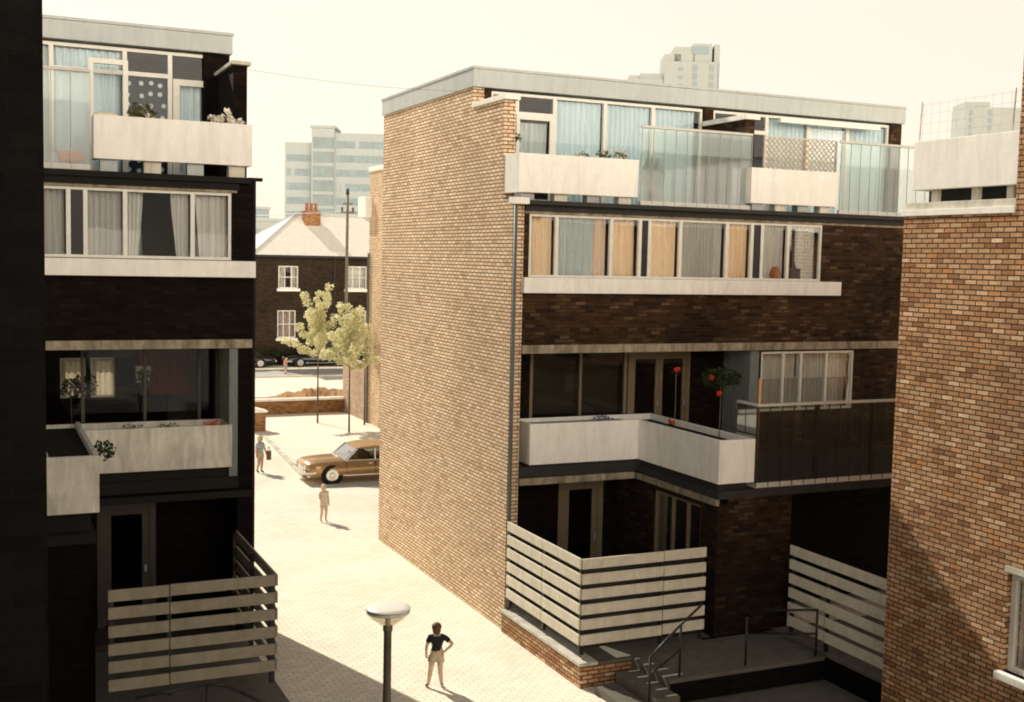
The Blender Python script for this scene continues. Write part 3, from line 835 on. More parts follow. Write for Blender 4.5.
# ================================================================== BLOCK A (left, facade in shade)
DZ = .17
A = empty('apartment_block', (0, 25, 0), 'left apartment block with dark shaded facade and a white flowered top terrace', 'building')
XA, XW = 4.48, -7.3
g = MB(); g.prism([(21.06, 0), (25.3, 0), (25.3, 11.29), (23.2, 11.29), (23.2, 10.86), (21.57, 10.86), (21.57, 8.8), (21.06, 8.8)], 'x', XA - .25, XA); g.build('gable_wall', 'brick_left', A)
MB().box(XA - .30, XA + .05, 21.45, 23.17, 10.863, 10.93, .008).build('coping', 'white_dull', A)
MB().box(XW - .05, XA + .04, 23.10, 25.35, 11.30, 11.64, .01).box(XW - .06, XA + .06, 23.08, 25.37, 11.642, 11.70, .008).build('roof', 'fascia', A)
# rear wall with two windows through which the sun reaches the curtains of the through room
RH = [(1.49, 1.97, 4.5, 5.30), (2.07, 2.53, 4.5, 5.30)]
MB().wall_y(25.1, 25.3, XW, XA - .25, 0, 11.29, RH).box(XW, XW + .25, 21.06, 25.09, 0, 8.6).build('rear_wall', 'brick_left', A)
for h in RH: window(A, h[0] + .001, h[1] - .001, h[2] + .001, h[3] - .001, 25.03, fw=.06)
curtain('patterned_curtain', 'sunlit patterned curtain in the left far window seen through the dark flat', 'curtain', 1.54, 1.92, 4.55, 5.25, 24.97, 'back_cloth', .02, .12)
curtain('patterned_curtain', 'sunlit patterned curtain in the right far window seen through the dark flat', 'curtain', 2.12, 2.48, 4.55, 5.25, 24.97, 'back_cloth', .02, .12)
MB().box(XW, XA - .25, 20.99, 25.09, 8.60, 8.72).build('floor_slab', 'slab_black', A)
MB().box(XW, XA - .05, 20.93, 23.3, 8.722, 8.82).build('gutter', 'slab_black', A)
MB().box(XW + .25, XA - .25, 21.31, 25.09, 5.97, 6.1).build('floor_slab', 'floor_in', A)
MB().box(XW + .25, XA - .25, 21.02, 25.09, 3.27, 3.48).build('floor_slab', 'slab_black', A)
MB().box(XW + .25, XA - .25, 21.1, 25.09, .4, .6).build('floor_slab', 'floor_in', A)
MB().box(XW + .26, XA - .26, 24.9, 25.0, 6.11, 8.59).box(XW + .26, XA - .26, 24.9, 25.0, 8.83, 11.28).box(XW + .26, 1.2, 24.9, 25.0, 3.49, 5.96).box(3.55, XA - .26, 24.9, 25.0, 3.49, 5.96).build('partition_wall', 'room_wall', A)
MB().box(XA - .5, XA - .252, 23.2, 23.4, 8.83, 11.29).build('penthouse_pier', 'brick_left', A)
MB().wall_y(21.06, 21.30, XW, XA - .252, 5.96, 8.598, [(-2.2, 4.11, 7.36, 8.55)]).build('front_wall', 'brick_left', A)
window(A, -2.199, 4.109, 7.361, 8.549, 21.08, [-.8, .5, 1.40, 1.67, 2.31, 3.44], dark=(3,), mul=.07)
MB().box(-2.5, XA + .03, 20.90, 21.2, 7.06, 7.35, .012).build('window_sill', 'white_panel', A)
MB().box(-2.4, 4.2, 21.03, 21.058, 8.552, 8.597).build('window_head', 'lintel', A)
MB().box(XW, XA - .01, 20.985, 21.25, 5.80, 5.955, .006).build('lintel', 'lintel', A)
MB().box(XA - .40, XA - .252, 21.06, 22.6, 3.481, 5.795).build('party_wall', 'party_grey', A)
MB().box(XW + .25, XA - .252, 21.26, 22.5, 5.81, 5.955).build('soffit', 'slab_black', A)
window(A, -1.2, 4.07, 3.9, 5.80, 22.05, [.4, 1.68, 2.75, 3.72], mat='dark_frame', gl='glass_dim', mul=.05)
MB().box(XW + .25, 4.07, 22.06, 22.2, 3.481, 3.898).box(XW + .25, -1.21, 22.06, 22.2, 3.9, 5.8).build('spandrel_panel', 'brick_left', A)
# planter balcony, same form as block B
g = MB(); z0, z1 = 3.66, 4.42
g.box(1.62, 4.12, 21.0, 21.07, z0, z1, .008).box(4.05, 4.12, 21.072, 21.8, z0, z1, .006).box(1.0, 4.12, 21.802, 21.87, z0, z1, .006)
g.box(.84, 1.60, 18.06, 18.13, 3.62, 4.47, .008).box(.84, .91, 18.132, 21.8, 3.62, 4.47, .006).box(1.53, 1.60, 18.132, 21.75, 3.62, 4.47, .006)
PL = g.build('planter', 'white_dull', A)
MB().box(.915, 1.525, 18.14, 21.77, 3.7, 4.36).box(1.64, 4.04, 21.08, 21.79, 3.7, 4.30).build('soil', 'soil', PL)
MB().box(1.0, 4.1, 21.1, 21.7, 3.481, 3.655).box(.9, 1.5, 18.3, 21.6, 3.3, 3.615).build('planter_bearer', 'slab_black', A)
MB().box(-7, 1.56, 18.10, 21.015, 3.15, 3.30).build('terrace_slab', 'slab_black', A)
MB().box(XW, XA - .01, 20.985, 21.25, 3.10, 3.22, .006).build('lintel', 'slab_black', A)
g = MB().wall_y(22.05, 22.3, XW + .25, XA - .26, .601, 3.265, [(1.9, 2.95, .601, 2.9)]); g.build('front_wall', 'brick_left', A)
door(A, 1.91, 2.94, .605, 2.89, 22.07, 1, 'dark_frame', 'glass_dim', .12)
MB().box(-3.0, 1.55, 18.3, 18.5, .3, 3.14).box(1.35, 1.55, 18.502, 22.04, .3, 3.14).build('porch_wall', 'brick_left', A)
g = MB().box(1.56, 4.32, 17.62, 21.05, .004, .46).box(-3, 1.558, 17.62, 18.29, .004, .46); g.build('patio_plinth', 'brick_left', A)
MB().box(1.2, 4.36, 17.58, 21.04, .462, .52, .008).build('plinth_coping', 'step_concrete', A)
parapet(1.80, XA - .02, 21.0, 21.4, A, 9.03, 9.76, left=True)
glass_screen(A, -1.6, 1.76, 21.05, 8.83, 10.50, .31, 'glass_hazy')
window(A, -2.0, 4.20, 8.84, 11.26, 23.24, [.3, 1.27, 2.55, 3.37], [(0, 10.85), (1, 10.78), (2, 10.80), (3, 10.80)], mul=.08, fw=.06)
MB().box(3.42, 3.54, 23.2, 23.236, 8.86, 10.76).box(4.03, 4.15, 23.2, 23.236, 8.86, 10.76).box(3.54, 4.03, 23.2, 23.236, 10.64, 10.76).box(3.54, 4.03, 23.2, 23.236, 8.86, 9.0).build('terrace_door', 'white_frame', A)
MB().box(1.86, 1.95, 22.7, 22.79, 8.83, 10.95).box(2.46, 2.55, 22.7, 22.79, 8.83, 10.95).box(1.95, 2.46, 22.7, 22.79, 10.86, 10.95).build('screen_frame', 'white_frame', A)
MB().tube((4.60, 21.5, .5), (4.60, 21.5, 8.82), .035, 10).box(4.485, 4.74, 21.42, 21.58, 8.80, 8.86).build('drainpipe', 'slab_black', A)
# curtains of block A
curtain('blue_curtain', 'pale blue curtain behind the white framed terrace glazing at far left', 'curtain', 1.32, 2.50, 8.9, 11.18, 23.36, 'blue_cloth', .03, .13)
curtain('dotted_curtain', 'dark curtain with white dots in the left block penthouse', 'curtain', 2.59, 3.33, 8.9, 10.77, 23.36, 'dot_cloth', .015, .2)
curtain('blue_curtain', 'pale blue curtain in the terrace door right of the dotted curtain', 'curtain', 3.5, 4.12, 8.9, 10.7, 23.36, 'blue_cloth', .03, .12)
curtain('blue_curtain', 'greyish blue curtain at the extreme left behind the tall glass screen', 'curtain', -.2, 1.22, 8.9, 11.18, 23.36, 'blue_grey', .03, .13)
az = (7.4, 8.52)
curtain('net_curtain', 'grey net curtain in the leftmost pane, left of the dark slot in the left block', 'curtain', .55, 1.34, *az, 21.24, 'net_grey', .02, .1)
curtain('net_curtain', 'grey net curtain just right of the dark slot in the left block', 'curtain', 1.72, 2.26, *az, 21.24, 'net_grey', .02, .1)
curtain('net_curtain', 'thin net curtain on the left of the open dark pane in the left block', 'curtain', 2.36, 2.62, *az, 21.24, 'net', .02, .07, gather=.3)
curtain('net_curtain', 'thin net curtain on the right of the open dark pane in the left block', 'curtain', 3.08, 3.39, *az, 21.24, 'net', .02, .07, gather=-.35)
curtain('net_curtain', 'draped grey net curtain in the last pane before the corner of the left block', 'curtain', 3.5, 4.06, *az, 21.24, 'net', .03, .12, gather=-.15)
curtain('red_curtain', 'dark red curtain hanging inside the shaded planter storey of the left block', 'curtain', 2.85, 3.80, 4.70, 5.56, 23.6, 'red_cloth', .03, .16)
MB().lathe([(.02, .35), (.16, .22), (.22, .05), (.20, 0), (.05, -.04)], (2.52, 23.4, 5.48), 14).build('glass_lampshade', 'opal', None, True, 'pale glass lampshade hanging in the dark left flat', 'lamp')
MB().box(2.76, 3.04, 23.48, 23.52, 4.95, 5.27).build('cream_picture', 'cotton_cream', None, False, 'small cream square picture beside the dark red curtain', 'picture')
for i, (x, r_, lb) in enumerate([(1.5, .2, 'dark bushy pot plant below the left far window of the dark flat'), (1.72, .25, 'dark bushy pot plant under the mullion between the far windows'), (2.78, .22, 'dark bushy pot plant before the red curtain')]):
    shrub('window_plant', lb, 'plant', (x, 22.35, 5.0 + .05 * i), r_, 160, .08, 'leaf_dark', 3.9, s=(1, .6, 1))
for i, (x, lb) in enumerate([(2.45, 'pale trailing herb at the left of the shaded white balcony front'), (3.05, 'pale trailing herb at the middle of the shaded white balcony front'), (3.85, 'small reddish plant at the right end of the shaded white balcony front')]):
    shrub('balcony_plant', lb, 'plant', (x, 21.3, 4.40), .14, 60, .06, 'leaf_mid' if i < 2 else 'petal_red', None, s=(1.4, .8, .5))
MB().leaves((1.75, 18.9, 4.42), .2, 130, .08, (.8, 2, .8)).build('trailing_plant', 'leaf_dark', None, False, 'dark plant trailing over the inner side of the projecting planter box', 'plant')
shrub('white_roses', 'cluster of round white flowers on the right end of the left terrace parapet', 'flower', (4.0, 21.25, 9.80), .14, 60, .07, 'leaf_mid', None, [(3.78, 21.1, 9.82), (3.92, 21.08, 9.84), (4.05, 21.1, 9.94), (4.10, 21.08, 9.82), (4.25, 21.1, 9.78)], 'petal_white', (1.9, .8, .7), fs=.08)
shrub('spiky_plant', 'upright spiky dark leaved plant behind the middle of the left terrace parapet', 'plant', (2.62, 21.3, 9.86), .2, 60, .14, 'leaf_mid', 9.3, [(2.7, 21.2, 9.82)], 'petal_white', (1.2, .6, .9), fs=.04)
MB().ball((2.02, 21.2, 9.76), .22, (1, .5, .35)).build('cream_cushion', 'cotton_cream', None, True, 'cream cushion lying on the left end of the left terrace parapet', 'cushion')
g = empty('orange_barrow', (1.45, 21.5, 8.83), 'orange toy barrow behind the glass screen of the left terrace', 'toy')
MB().box(1.28, 1.68, 21.45, 21.75, 8.98, 9.16, .05).build('tray', 'orange_paint', g)
MB().tube((1.3, 21.5, 9.12), (1.1, 21.5, 9.25), .015).build('handle', 'black_metal', g)
MB().tube((1.5, 21.48, 8.91), (1.5, 21.52, 8.91), .08, 14).build('wheel', 'rubber', g)
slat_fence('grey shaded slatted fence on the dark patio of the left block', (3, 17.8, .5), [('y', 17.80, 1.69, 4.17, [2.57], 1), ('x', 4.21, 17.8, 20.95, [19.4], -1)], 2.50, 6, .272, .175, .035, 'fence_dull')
handrail('dark handrail in front of the shaded left patio fence', (3, 16.3, .1), [[(1.9, 16.4, 1.35), (2.9, 16.5, 1.38), (3.15, 16.45, 1.34), (3.95, 16.1, .95)]], [((2.9, 16.5, 0), (2.9, 16.5, 1.37)), ((3.95, 16.1, 0), (3.95, 16.1, .95))], .025)

# ================================================================== BLOCK C (near right)
Cb = empty('apartment_block', (18, 8, 0), 'near brown brick block with sunlit side wall filling the right edge', 'building')
XC = 13.21
WC = (10.2, 11.86, 1.80, 3.24)
g = MB().wall_x(XC, XC + .3, 3.0, 14.24, 0, 8.29, [WC]); g.box(XC, XC + .3, 3.0, 12.08, 8.292, 11.2); g.box(XC + .301, 24, 14.0, 14.24, 0, 8.29); g.box(23.7, 24, 3, 13.99, 0, 8.29)
g.build('side_wall', 'brick_near', Cb)
MB().box(XC + .3, 24, 3.0, 12.0, 11.0, 11.3).build('roof', 'fascia', Cb)
MB().box(XC + .301, 23.69, 3.0, 13.99, 8.1, 8.28).build('floor_slab', 'slab_dark', Cb)
MB().box(XC - .03, XC + .34, 12.085, 14.29, 8.292, 8.39, .008).build('coping', 'white_panel', Cb)
MB().box(XC + .02, XC + .36, 12.09, 14.26, 8.392, 8.50, .008).build('gutter', 'white_dull', Cb)
MB().box(XC + .3, 23.5, 12.1, 14.1, 8.282, 8.5).build('terrace_slab', 'slab_dark', Cb)
MB().box(XC + .35, XC + .45, 12.1, 14.1, 8.5, 8.85).build('kick_board', 'slab_dark', Cb)
p = MB().box(XC + .02, XC + .11, 12.09, 14.12, 8.69, 9.44, .01).box(XC + .112, 15.6, 14.03, 14.12, 8.69, 9.44, .01).build('balcony_parapet', 'white_panel', Cb)
for y in (12.3, 12.95, 13.75): MB().box(XC + .12, XC + .2, y - .06, y + .06, 8.502, 8.72).build('bearer', 'white_dull', p)
w = window(Cb, 10.201, 11.859, 1.801, 3.239, XC + .09, [11.0], plane='x', fw=.09, mul=.07)
MB().box(XC - .10, XC + .25, 10.1, 11.93, 1.69, 1.80, .008).build('sill', 'white_panel', w)
MB().box(XC - .02, XC + .2, 10.12, 11.90, 3.241, 3.33).build('window_head', 'white_dull', w)
curtain('net_curtain', 'white net curtain in the small window at the lower right corner', 'curtain', 10.25, 11.8, 1.85, 3.2, XC + .25, 'net', .02, .1, plane='x')
MB().box(XC + .8, XC + .9, 9.9, 12.2, 1.5, 3.5).build('partition_wall', 'room_wall', Cb)
# wire trellis above its parapet
t = empty('wire_trellis', (XC + .3, 13.1, 9.44), 'thin wire trellis above the white parapet of the near right block', 'trellis')
m = MB()
for i in range(12):
    y = 12.15 + i * .17; m.tube((XC + .08, y, 9.4), (XC + .08, y, 10.02), .0022, 5)
for k in range(4): m.tube((XC + .08, 12.1, 9.56 + k * .145), (XC + .08, 14.1, 9.56 + k * .145), .0022, 5)
m.build('wire', 'pale_metal', t)
for y in (12.3, 14.1): MB().tube((XC + .10, y, 9.4), (XC + .10, y - .03, 10.05), .012, 6).build('post', 'pale_metal', t)
# overhead wire between the roofs
m = MB(); pts = [Vector((4.4, 23.3, 11.1)).lerp(Vector((9.7, 23.2, 11.0)), i / 12) - Vector((0, 0, .2 * sin(pi * i / 12) * .5)) for i in range(13)]
m.pipe(pts, .0035, 5); m.build('overhead_wire', 'pipe', None, False, 'thin overhead wire crossing the sky between the two roofs', 'wire')

# ================================================================== THE VIEWER'S OWN BLOCK (dark wing at the left edge and unseen range shaping light)
V = empty('dark_wing_block', (-4, 3, 0), 'black unlit corner of a brick block along the left edge', 'building')
MB().box(-7, .243, 5.0, 13.5, 0, 13.0).box(-7, -6.7, -1.0, 4.99, 0, 13).build('wing_wall', 'brick_black', V)  # unseen depth added to block low sky light
g = MB().wall_y(-1.3, -1.0, -6.69, 13.0, 0, 9.6, [(-1.2, 1.2, 6.6, 8.6)] + [(x, x + 2.4, z, z + 1.4) for x in (-5.5, 3, 7, 10.2) for z in (1.2, 3.9, 6.8)])
g.build('bounce_range_wall', 'white_panel', V)  # unseen wall, made white to bounce sunlight onto shaded fronts
MB().box(-6.69, 13, -6, -1.31, 9.3, 9.6).build('roof', 'fascia', V)  # roof of the unseen range added to shape light

# ================================================================== STREET LAMP
L = empty('street_lamp', (3.94, 11.65, 0), 'mushroom headed street lamp with white dish on slim brown post', 'street lamp')
lc = (3.94, 11.65, 0)
MB().lathe([(.055, 0), (.055, .9), (.045, .95), (.042, 3.50), (.052, 3.51), (.052, 3.56)], lc, 18).build('post', 'lamp_post_paint', L, True)
MB().lathe([(.05, 3.555), (.075, 3.575), (.12, 3.61), (.185, 3.655), (.225, 3.70), (.228, 3.712), (.215, 3.712), (.17, 3.66), (.07, 3.59)], lc, 36).build('bowl', 'opal', L, True)
MB().lathe([(.19, 3.714), (.232, 3.714), (.236, 3.722), (.205, 3.748), (.17, 3.748)], lc, 36).build('rim', 'pale_metal', L, True)
MB().lathe([(.10, 3.746), (.222, 3.749), (.242, 3.757), (.238, 3.766), (.17, 3.78), (.09, 3.787), (.02, 3.789)], lc, 36).build('dish', 'lamp_white', L, True)
MB().lathe([(.018, 3.56), (.03, 3.6), (.028, 3.66), (.012, 3.69)], lc, 12).build('bulb', 'lamp_white', L, True)


# ================================================================== PEOPLE
def skin_mesh(verts, edges, root, levels=1):
    me = bpy.data.meshes.new('skel')
    me.from_pydata([v[0] for v in verts], edges, [])
    o = bpy.data.objects.new('skel', me)
    col.objects.link(o)
    sk = o.modifiers.new('s', 'SKIN')
    sk.use_smooth_shade = True
    for i, v in enumerate(verts):
        d = me.skin_vertices[0].data[i]
        r = v[1] if isinstance(v[1], tuple) else (v[1], v[1])
        d.radius = r
        d.use_root = (i == root)
    ss = o.modifiers.new('ss', 'SUBSURF')
    ss.levels = levels; ss.render_levels = levels
    dg = bpy.context.evaluated_depsgraph_get()
    dg.update()
    ev = o.evaluated_get(dg)
    out = bpy.data.meshes.new_from_object(ev)
    bpy.data.objects.remove(o)
    bm = bmesh.new(); bm.from_mesh(out)
    bpy.data.meshes.remove(out); bpy.data.meshes.remove(me)
    return bm


def graph(chains):
    """chains of (name, pos, radius); shared names are shared joints"""
    idx, verts, edges = {}, [], []
    for ch in chains:
        prev = None
        for it in ch:
            nm = it[0]
            if nm not in idx:
                idx[nm] = len(verts)
                verts.append((it[1], it[2]))
            if prev is not None: edges.append((prev, idx[nm]))
            prev = idx[nm]
    return verts, edges, idx


def person(label, loc, rz, h, J, skin, top, bottom, hair, shoes, sleeve=.5, leg=.45, hairlen=.02, hat=None, girl=False):
    """J: joint positions for a figure of height 1 facing -Y; feet on z = 0"""
    o = empty('person', loc, label, 'person', None, rz)
    o.scale = (h, h, h)
    j = {k: Vector(v) for k, v in J.items()}
    def mid(a, b, t): return j[a].lerp(j[b], t)
    chains = []
    chains.append([('pelvis', j['pelvis'], (.092, .066)), ('waist', j['waist'], (.084, .058)), ('chest', j['chest'], (.104, .066)), ('necka', j['neck'], (.036, .036)), ('heada', j['head'] + Vector((0, .005, -.035)), (.052, .058)), ('headb', j['head'] + Vector((0, 0, .02)), (.062, .068)), ('headt', j['head'] + Vector((0, .004, .062)), (.042, .046))])
    chains.append([('headb', 0, 0), ('nose', j['head'] + Vector((0, -.078, -.004)), .011)])
    for s in ('l', 'r'):
        sg = 1 if s == 'l' else -1
        chains.append([('headb', 0, 0), ('ear' + s, j['head'] + Vector((sg * .068, .01, 0)), .012)])
        sh, el, wr = j['shoulder_' + s], j['elbow_' + s], j['wrist_' + s]
        chains.append([('chest', 0, 0), ('sh' + s, sh, .038), ('um' + s, sh.lerp(el, .5), .031), ('el' + s, el, .026), ('fm' + s, el.lerp(wr, .4), .025), ('wr' + s, wr, .018)])
        d = (j['hand_' + s] - wr).normalized()
        side = d.cross(Vector((0, 1, 0)))
        side = side.normalized() if side.length > .2 else Vector((1, 0, 0))
        palm = wr + d * .035
        chains.append([('wr' + s, 0, 0), ('palm' + s, palm, (.020, .012))])
        for q in range(4):
            u = (q - 1.5) * .0105
            ln = (.036, .042, .040, .031)[q]
            k1 = palm + d * .012 + side * u
            chains.append([('palm' + s, 0, 0), ('k%d%s' % (q, s), k1 + d * ln * .5, .0055), ('t%d%s' % (q, s), k1 + d * ln * .9 + Vector((0, -.012, 0)), .0045)])
        chains.append([('wr' + s, 0, 0), ('th' + s, wr + d * .025 + side * -.024 + Vector((0, -.006, 0)), .0065), ('tt' + s, wr + d * .045 + side * -.030 + Vector((0, -.012, 0)), .005)])
        hp, kn, an = j['hip_' + s], j['knee_' + s], j['ankle_' + s]
        chains.append([('pelvis', 0, 0), ('hp' + s, hp, .064), ('tm' + s, hp.lerp(kn, .5), .054), ('kn' + s, kn, .039), ('cm' + s, kn.lerp(an, .35), .038), ('an' + s, an, .023), ('toe' + s, j['toe_' + s], (.022, .014))])
    v, e, ix = graph(chains)
    bmb = skin_mesh(v, e, ix['pelvis'], 2)
    segs = []
    for s in ('l', 'r'):
        segs += [('arm', j['shoulder_' + s], j['elbow_' + s]), ('low', j['elbow_' + s], j['wrist_' + s]), ('low', j['wrist_' + s], j['hand_' + s]),
                 ('leg', j['hip_' + s], j['knee_' + s]), ('low', j['knee_' + s], j['ankle_' + s]), ('low', j['ankle_' + s], j['toe_' + s]), ('top', j['shoulder_' + s], j['chest'])]
    segs += [('hips', j['pelvis'], j['waist'].lerp(j['pelvis'], .45)), ('top', j['waist'].lerp(j['pelvis'], .4), j['waist']), ('top', j['waist'], j['chest']),
             ('top', j['chest'], j['neck'].lerp(j['chest'], .45)), ('low', j['neck'], j['head'])]
    def cls(c):
        best = None
        for k, p, q in segs:
            d = q - p
            t = max(0, min(1, (c - p).dot(d) / d.length_squared))
            r = (c - p - d * t).length
            if best is None or r < best[0]: best = (r, k, t)
        if best[1] == 'arm': return 'top' if best[2] < sleeve else None
        if best[1] == 'leg': return 'hips' if best[2] < leg else None
        return best[1] if best[1] in ('top', 'hips') else None
    def clothes(kind, off):
        nb = bmb.copy()
        bmesh.ops.delete(nb, geom=[f for f in nb.faces if cls(f.calc_center_median()) != kind], context='FACES')
        nb.normal_update()
        for vv in nb.verts: vv.co += vv.normal * (off + (.010 if vv.is_boundary and kind == 'hips' and vv.co.z < .48 else 0))
        g_ = MB(); g_.bm.free(); g_.bm = nb
        return g_
    cl_top, cl_hip = clothes('top', .009), clothes('hips', .011)
    b = MB(); b.bm.free(); b.bm = bmb
    b.build('body', skin, o, True)
    cl_top.build('shirt', top, o, True)
    cl_hip.build('shorts', bottom, o, True)
    # shoes
    for s in ('l', 'r'):
        an, toe = j['ankle_' + s], j['toe_' + s]
        ch = [[('a', an + Vector((0, 0, .035)), .026), ('b', an + Vector((0, 0, -.012)), .028), ('c', toe + Vector((0, -.012, .004)), (.028, .02))]]
        v, e, ix = graph(ch)
        b = MB(); b.bm.free(); b.bm = skin_mesh(v, e, 1); b.build('shoe', shoes, o, True)
    # hair
    b = MB()
    hd = j['head']
    b.ball(hd + Vector((0, .016, .026)), .074, (1.0, 1.02, .95), 16)
    b.ball(hd + Vector((0, .034, -.005 - hairlen)), .060, (1.05, .75, 1.0 + hairlen * 6), 14)
    b.build('hair', hair, o, True)
    for sg in (-1, 1):
        MB().ball(hd + Vector((sg * .026, -.066, .008)), .008, (1, .5, .7), 8).build('eye', 'eye', o, True)
    if hat:
        MB().lathe([(.115, .035), (.118, .043), (.085, .05), (.075, .085), (.05, .10), (.01, .104)], hd + Vector((0, .01, 0)), 20).build('sun_hat', hat, o, True)
    return o


POSE = dict(pelvis=(0, 0, .52), waist=(0, 0, .62), chest=(0, .004, .72), neck=(0, .006, .815), head=(0, -.004, .905),
            shoulder_l=(.105, .004, .775), elbow_l=(.135, .012, .63), wrist_l=(.142, -.01, .50), hand_l=(.142, -.02, .43),
            shoulder_r=(-.105, .004, .775), elbow_r=(-.135, .012, .63), wrist_r=(-.142, -.01, .50), hand_r=(-.142, -.02, .43),
            hip_l=(.052, 0, .50), knee_l=(.06, -.012, .28), ankle_l=(.062, .012, .045), toe_l=(.07, -.065, .018),
            hip_r=(-.052, 0, .50), knee_r=(-.06, -.012, .28), ankle_r=(-.062, .012, .045), toe_r=(-.07, -.065, .018))
# figure by the lamp: back to us, weight on spread legs, one hand on hip
P = dict(POSE); P.update(elbow_l=(.152, .012, .64), wrist_l=(.158, -.02, .515), hand_l=(.15, -.03, .45),
                         elbow_r=(-.235, .03, .675), wrist_r=(-.135, .045, .585), hand_r=(-.10, .055, .565),
                         knee_l=(.085, -.015, .285), ankle_l=(.12, .01, .045), toe_l=(.15, -.055, .018),
                         knee_r=(-.055, -.01, .28), ankle_r=(-.08, .012, .045), toe_r=(-.095, -.065, .018),
                         pelvis=(-.004, 0, .52), head=(.008, -.006, .905))
person('child in black t-shirt and pale shorts standing with hand on hip', (7.2, 18.62, .004), radians(180 - 18), 1.17, P, 'skin', 'shirt_black', 'cotton_pale', 'hair_brown', 'boot', .55, .42)
P = dict(POSE); P.update(elbow_r=(-.155, -.05, .655), wrist_r=(-.12, -.12, .58), hand_r=(-.10, -.16, .55), knee_l=(.058, -.03, .285), ankle_l=(.05, -.02, .045), toe_l=(.05, -.1, .018), ankle_r=(-.07, .03, .045), toe_r=(-.08, -.045, .018))
person('small fair haired child in pale clothes walking before the bronze car', (8.78, 31.7, .004), radians(15), 1.07, P, 'skin', 'cotton_cream', 'cotton_cream', 'hair_blond', 'cotton_cream', .3, .25)
P = dict(POSE); P.update(elbow_l=(.15, -.02, .64), wrist_l=(.17, -.05, .54), hand_l=(.175, -.06, .47), ankle_r=(-.06, .05, .05), toe_r=(-.062, -.02, .02))
pp = person('person in faded blue top and bare legs walking past the left block corner', (8.72, 39.6, .004), radians(35), 1.28, P, 'skin_tan', 'cotton_blue', 'cotton_pale', 'hair_blond', 'boot', .6, .35)
bag = empty('shoulder_bag', (8.99, 39.45, .45), 'dark brown bag carried by the person in the faded blue top', 'bag')
MB().box(8.90, 9.06, 39.38, 39.48, .46, .78, .03).build('pouch', 'bag_brown', bag)
MB().pipe([(8.93, 39.43, .77), (8.95, 39.43, .90), (9.0, 39.43, .90), (9.03, 39.43, .77)], .012, 6).build('strap', 'bag_brown', bag)
person('distant figure in orange top beside the road in front of the old house', (17.45, 72.2, .004), radians(40), 1.05, POSE, 'skin', 'cotton_orange', 'cotton_grey', 'hair_brown', 'boot', .8, .9)


